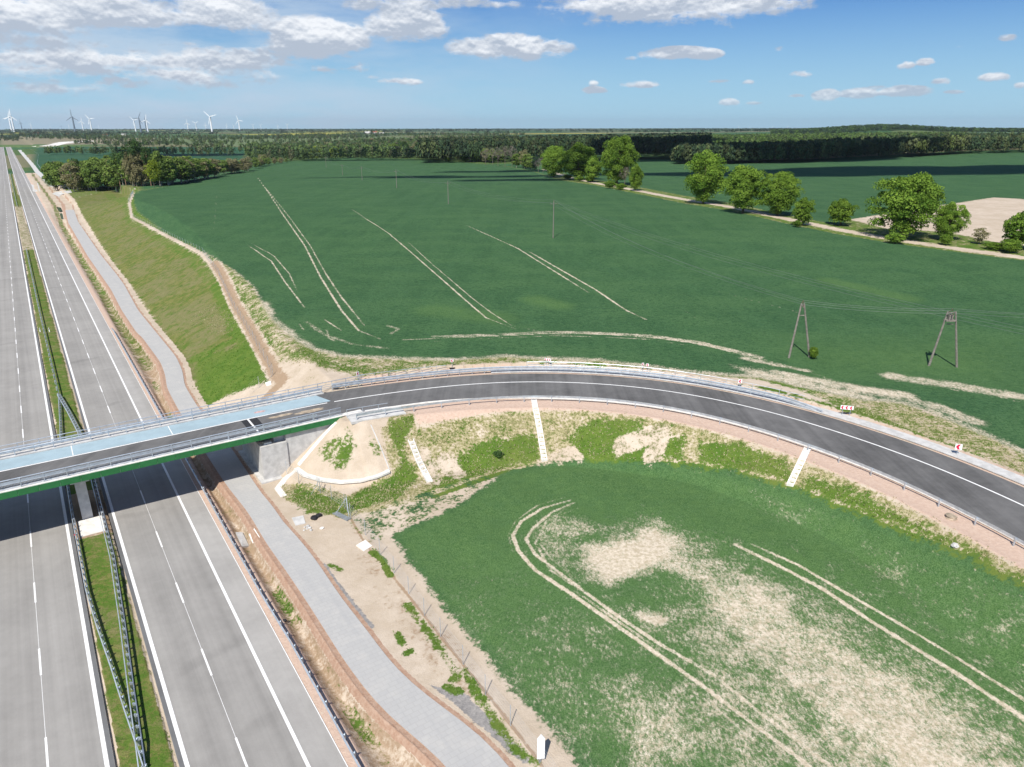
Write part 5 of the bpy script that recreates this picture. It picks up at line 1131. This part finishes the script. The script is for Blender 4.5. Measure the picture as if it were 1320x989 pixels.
# ------------------------------------------------------------------ fences
def fence(name,P,lab,step,h=2.0,wires_=(.15,.5,.85,1.2,1.55,1.9),mesh=.0,group=None,pr=.03,maxp=100):
    P=np.array(P,float); root=empty(name,P[0],0,lab,'fence',group); o3=Vector(P[0]); L=np.concatenate([[0],np.cumsum(np.linalg.norm(np.diff(P[:,:2],axis=0),axis=1))])
    n=int(L[-1]/step)+1
    for k in range(min(n,maxp)):
        x,y,z=[np.interp(k*step,L,P[:,j]) for j in range(3)]; o=MB().tube([(x,y,z-.3),(x,y,z+h)],pr,6).build('post',M['galv'],root); o.location=-o3
    m=MB()
    for z in wires_: m.tube([(a,b,c+z) for a,b,c in P],.009,3,cap=False)
    if mesh:
        d=0
        while d<L[-1]: x,y,z=[np.interp(d,L,P[:,j]) for j in range(3)]; m.tube([(x,y,z+.1),(x,y,z+h-.08)],.005,3,cap=False); d+=mesh
    o=m.build('wire_mesh',M['galv'],root); o.location=-o3; return root
def postpts(px): return PM(px)
FP=PM([(452,668),(471,690),(490,715.7),(508,739),(527,765.7),(547,794),(568,820.7),(597,857),(625.7,895.7),(658,935.7),(695,984),(735,1040)])
root=empty('wire_fence',FP[0],0,'wire fence of thin grey posts between the service road and lower field','fence')
m=MB()
for i,p in enumerate(FP): o=MB().tube([(p[0],p[1],p[2]-.3),(p[0],p[1],p[2]+2.05)],.032,6).build('post',M['galv'],root); o.location=-Vector(FP[0])
for z in (.15,.45,.75,1.05,1.35,1.65,1.95): m.tube([(a,b,c+z) for a,b,c in FP],.006,3,cap=False)
o=m.build('wire_mesh',M['galv'],root); o.location=-Vector(FP[0])
fence('wire_fence',PM(dens_([(352,484),(325,436),(300,395),(282,355),(262,328),(240,317),(213,303.5),(190,291),(170,281),(166,262),(175,243)],3,False)),'long wire fence following the crest of the cut slope',4.0)
fence('wire_fence',PM(dens_([(350,486),(338,497),(322,510)],2,False)),'short stretch of wire fence just beyond the overpass railing',2.5)
fence('wire_fence',PM(dens_([(370,612),(386,624),(413,634),(447,657)],2,False)),'short wire fence at the foot of the sandy cone',3.2)
fence('wire_fence',PM(dens_([(92,249),(84,240),(60,228),(48,212),(50,200),(38,192)],4,False)),'far wire fence along the gravel track beside the wood',6)
# braced corner post and the grey beam lying beside it
b_=PM([(448,660)])[0]; root=empty('corner_post',b_,0,'braced steel corner post of the lower fence, with two struts','post')
MB().tube([(0,0,-.2),(0,0,2.2)],.05,8).build('post',M['galv'],root)
for dx,dy in ((-1.3,-.3),(.5,-1.4)): MB().tube([(0,0,1.9),(dx,dy,0)],.035,6).build('strut',M['galv'],root)
b_=PM([(413,636)])[0]; root=empty('corner_post',b_,0,'braced steel post below the curved gutter, with one strut','post'); MB().tube([(0,0,-.2),(0,0,2.1)],.045,8).build('post',M['galv'],root); MB().tube([(0,0,1.8),(-1.1,-.3,0)],.03,6).build('strut',M['galv'],root)
g0,g1=PM([(429,663),(448,672)]); dr=(g1-g0); L_=float(np.linalg.norm(dr[:2])); ang=math.atan2(dr[1],dr[0]); root=empty('steel_frame',g0,ang,'grey steel frame lying on the sand beside the corner post','frame')
for y_ in (0,.5): MB().box(0,L_,y_-.06,y_+.06,.05,.2).build('bar',M['greysteel'],root)
MB().box(.05,L_-.05,.06,.44,.08,.16).build('plate',M['greysteel'],root)
# tall white board on the last fence post
b_=PM([(697,984)])[0]; root=empty('white_board',b_,.12,'tall narrow white board with a pointed top on the last fence post','board')
MB().add([(-.28,-.03,.45),(.28,-.03,.45),(.28,-.03,2.35),(.0,-.03,2.75),(-.28,-.03,2.35),(-.28,.03,.45),(.28,.03,.45),(.28,.03,2.35),(.0,.03,2.75),(-.28,.03,2.35)],[(0,1,2,3,4),(9,8,7,6,5),(0,5,6,1),(1,6,7,2),(2,7,8,3),(3,8,9,4),(4,9,5,0)]).build('panel',M['signw'],root)
MB().tube([(0,.08,-.2),(0,.08,1.9)],.03,6).build('post',M['galv'],root)
for px,l in (((52,428),'small white marker post in the median, left of the single barrier'),((64,428),'small white marker post in the median, right of the single barrier')):
    b_=PM([px])[0]; root=empty('marker_post',b_,0,l,'marker post'); MB().box(-.09,.09,-.05,.05,-.1,.95).build('post',M['signw'],root); MB().box(-.095,.095,-.055,.055,.62,.82).build('band',M['dark'],root)
for px,l in (((99,667),'red lamp'),): 
    x_,y_=W(86.2,-1.75); root=empty('red_reflector',(x_,y_,.6),0,'small red reflector on the left median barrier near the pier','reflector'); MB().tube([(0,-.09,.08),(0,-.12,.08)],.09,10).build('lens',M['red'],root); MB().box(-.03,.03,-.09,.02,.0,.14).build('bracket',M['galv'],root)
tick('things')
# ------------------------------------------------------------------ low weeds on verges and slopes
def scatter(name,lab,mask,n,size,mat,seed,cols=None):
    r=np.random.default_rng(seed); ii=np.where(mask)[0]; wgt=np.maximum(GR[ii],1)**1.6; pick=r.choice(ii,n,p=wgt/wgt.sum()); x=GX[pick]+r.normal(0,.25,n)*GR[pick]/80; y=GY[pick]+r.normal(0,.3,n)*GR[pick]/80; z=TQ(x,y)
    V=[];k=5
    for j in range(k):
        a=r.uniform(0,6.28,n); l=size*r.uniform(.5,1.3,n); w_=l*.22; lean=r.uniform(.3,1.0,n)*l
        bx,by=x+r.normal(0,.08,n),y+r.normal(0,.08,n); dx,dy=np.cos(a),np.sin(a)
        V.append(np.stack([np.stack([bx-dy*w_,by+dx*w_,z-.02],1),np.stack([bx+dy*w_,by-dx*w_,z-.02],1),np.stack([bx+dx*lean+dy*w_*.7,by+dy*lean-dx*w_*.7,z+l*.75],1),np.stack([bx+dx*lean-dy*w_*.7,by+dy*lean+dx*w_*.7,z+l*.85],1)],1))
    V=np.concatenate(V).reshape(-1,3); me=fastmesh(name,V,np.arange(len(V)).reshape(-1,4),mat,False)
    t=np.repeat(r.random(len(V)//4),4); a=me.attributes.new('tint','FLOAT','POINT'); a.data.foreach_set('value',t.astype(np.float32))
    o=D.objects.new(name,me); COL.objects.link(o); return tag(o,lab,'weeds',kind='stuff')
M['weed']=mat_leaf('weed_leaves',(.08,.16,.03),(.19,.30,.05),.3,0); M['strawt']=mat_leaf('straw_blades',(.34,.31,.16),(.62,.56,.36),.3,0); M['cropl']=mat_leaf('crop_blades',(.03,.09,.035),(.08,.17,.06),.2,0)
nearv=(GR<175)&(np.abs(GT)>2)&(cropA<.3)
scatter('weeds','low green weeds growing on the slopes and verges',nearv&(lush>.5),9000,.14,M['weed'],1)
scatter('straw_grass','dry straw-coloured grass on the embankment and field margins',nearv&(dry>.35)&(track<.1),9000,.13,M['strawt'],2)
r0=PM([(643,588)])[0]; tree('dark','dark_bush',r0[0],r0[1],r0[2]-.1,.9,.8,'small dark bush alone on the green patch of the inner slope',None,'bush')
# ------------------------------------------------------------------ real clouds overhead (outside the frame) whose shadows fall on the far fields
M['cloud'],ntc=newmat('cloud_white'); finish(ntc,(.9,.9,.92),1.0,spec=0)
def cloud(px,py,rx,ry,seed,lab,alt=950):
    import bmesh
    g=PM([(px,py)])[0]; c=Vector(g)+sdir*(alt/sdir.z); r_=random.Random(seed); bm=bmesh.new()
    for k in range(16):
        a=r_.uniform(0,6.28); q=math.sqrt(r_.random())*.8; s_=r_.uniform(.28,.5)
        mt=bmesh.ops.create_icosphere(bm,subdivisions=2,radius=1)['verts']; ox,oy=math.cos(a)*q*rx,math.sin(a)*q*ry
        for v in mt:
            n_=1+.15*math.sin(v.co.x*7+k)*math.sin(v.co.y*6+k); v.co=Vector((v.co.x*rx*s_*n_+ox,v.co.y*ry*s_*n_+oy,max(v.co.z,-.25)*min(rx,ry)*s_*.8*n_))
    me=D.meshes.new('cloud'); bm.to_mesh(me); bm.free(); me.materials.append(M['cloud']); me.shade_smooth(); o=D.objects.new('cloud',me); COL.objects.link(o); o.location=c; return tag(o,lab,'cloud',kind='structure')
for a in [(1080,222,200,42,1,'cumulus shading the right field'),(1270,219,150,50,2,'cumulus shading the far right field'),(990,203,170,110,3,'cumulus shading the dark forest'),(1080,199,90,90,4,'cumulus shading the forest edge'),
 (620,228,75,12,6,'small cumulus shading the field'),(680,232,52,12,7,'small cumulus shading the field by the clump'),(660,221,60,16,8,'small cumulus shading the back of the field'),(500,228,60,8,9,'thin cumulus shading the middle of the field'),(445,207,60,12,10,'small cumulus shading the field edge'),(545,206,60,14,11,'small cumulus shading the field edge'),(640,190,150,90,12,'large cumulus over the middle forest'),(800,190,200,140,13,'large cumulus over the middle forest'),(240,200,120,50,14,'cumulus over the far left field')]: cloud(*a)
# ------------------------------------------------------------------ air
zmin=float(GZ.min()); 
hb=MB().box(-16500,16500,-400,16500,zmin-3,H+150).build('haze',None); hm,nth=newmat('hazy_air'); pvn=nth.node('ShaderNodeVolumePrincipled'); o_=nth.node('ShaderNodeOutputMaterial')
pvn.inputs['Color'].default_value=(.85,.93,1,1); pvn.inputs['Density'].default_value=3.4e-5; pvn.inputs['Anisotropy'].default_value=.3; nth.l.new(pvn.outputs[0],o_.inputs['Volume'])
hb.data.materials.append(hm); tag(hb,'thin pale blue haze filling the air over the whole landscape','haze',kind='stuff')
tick('end')
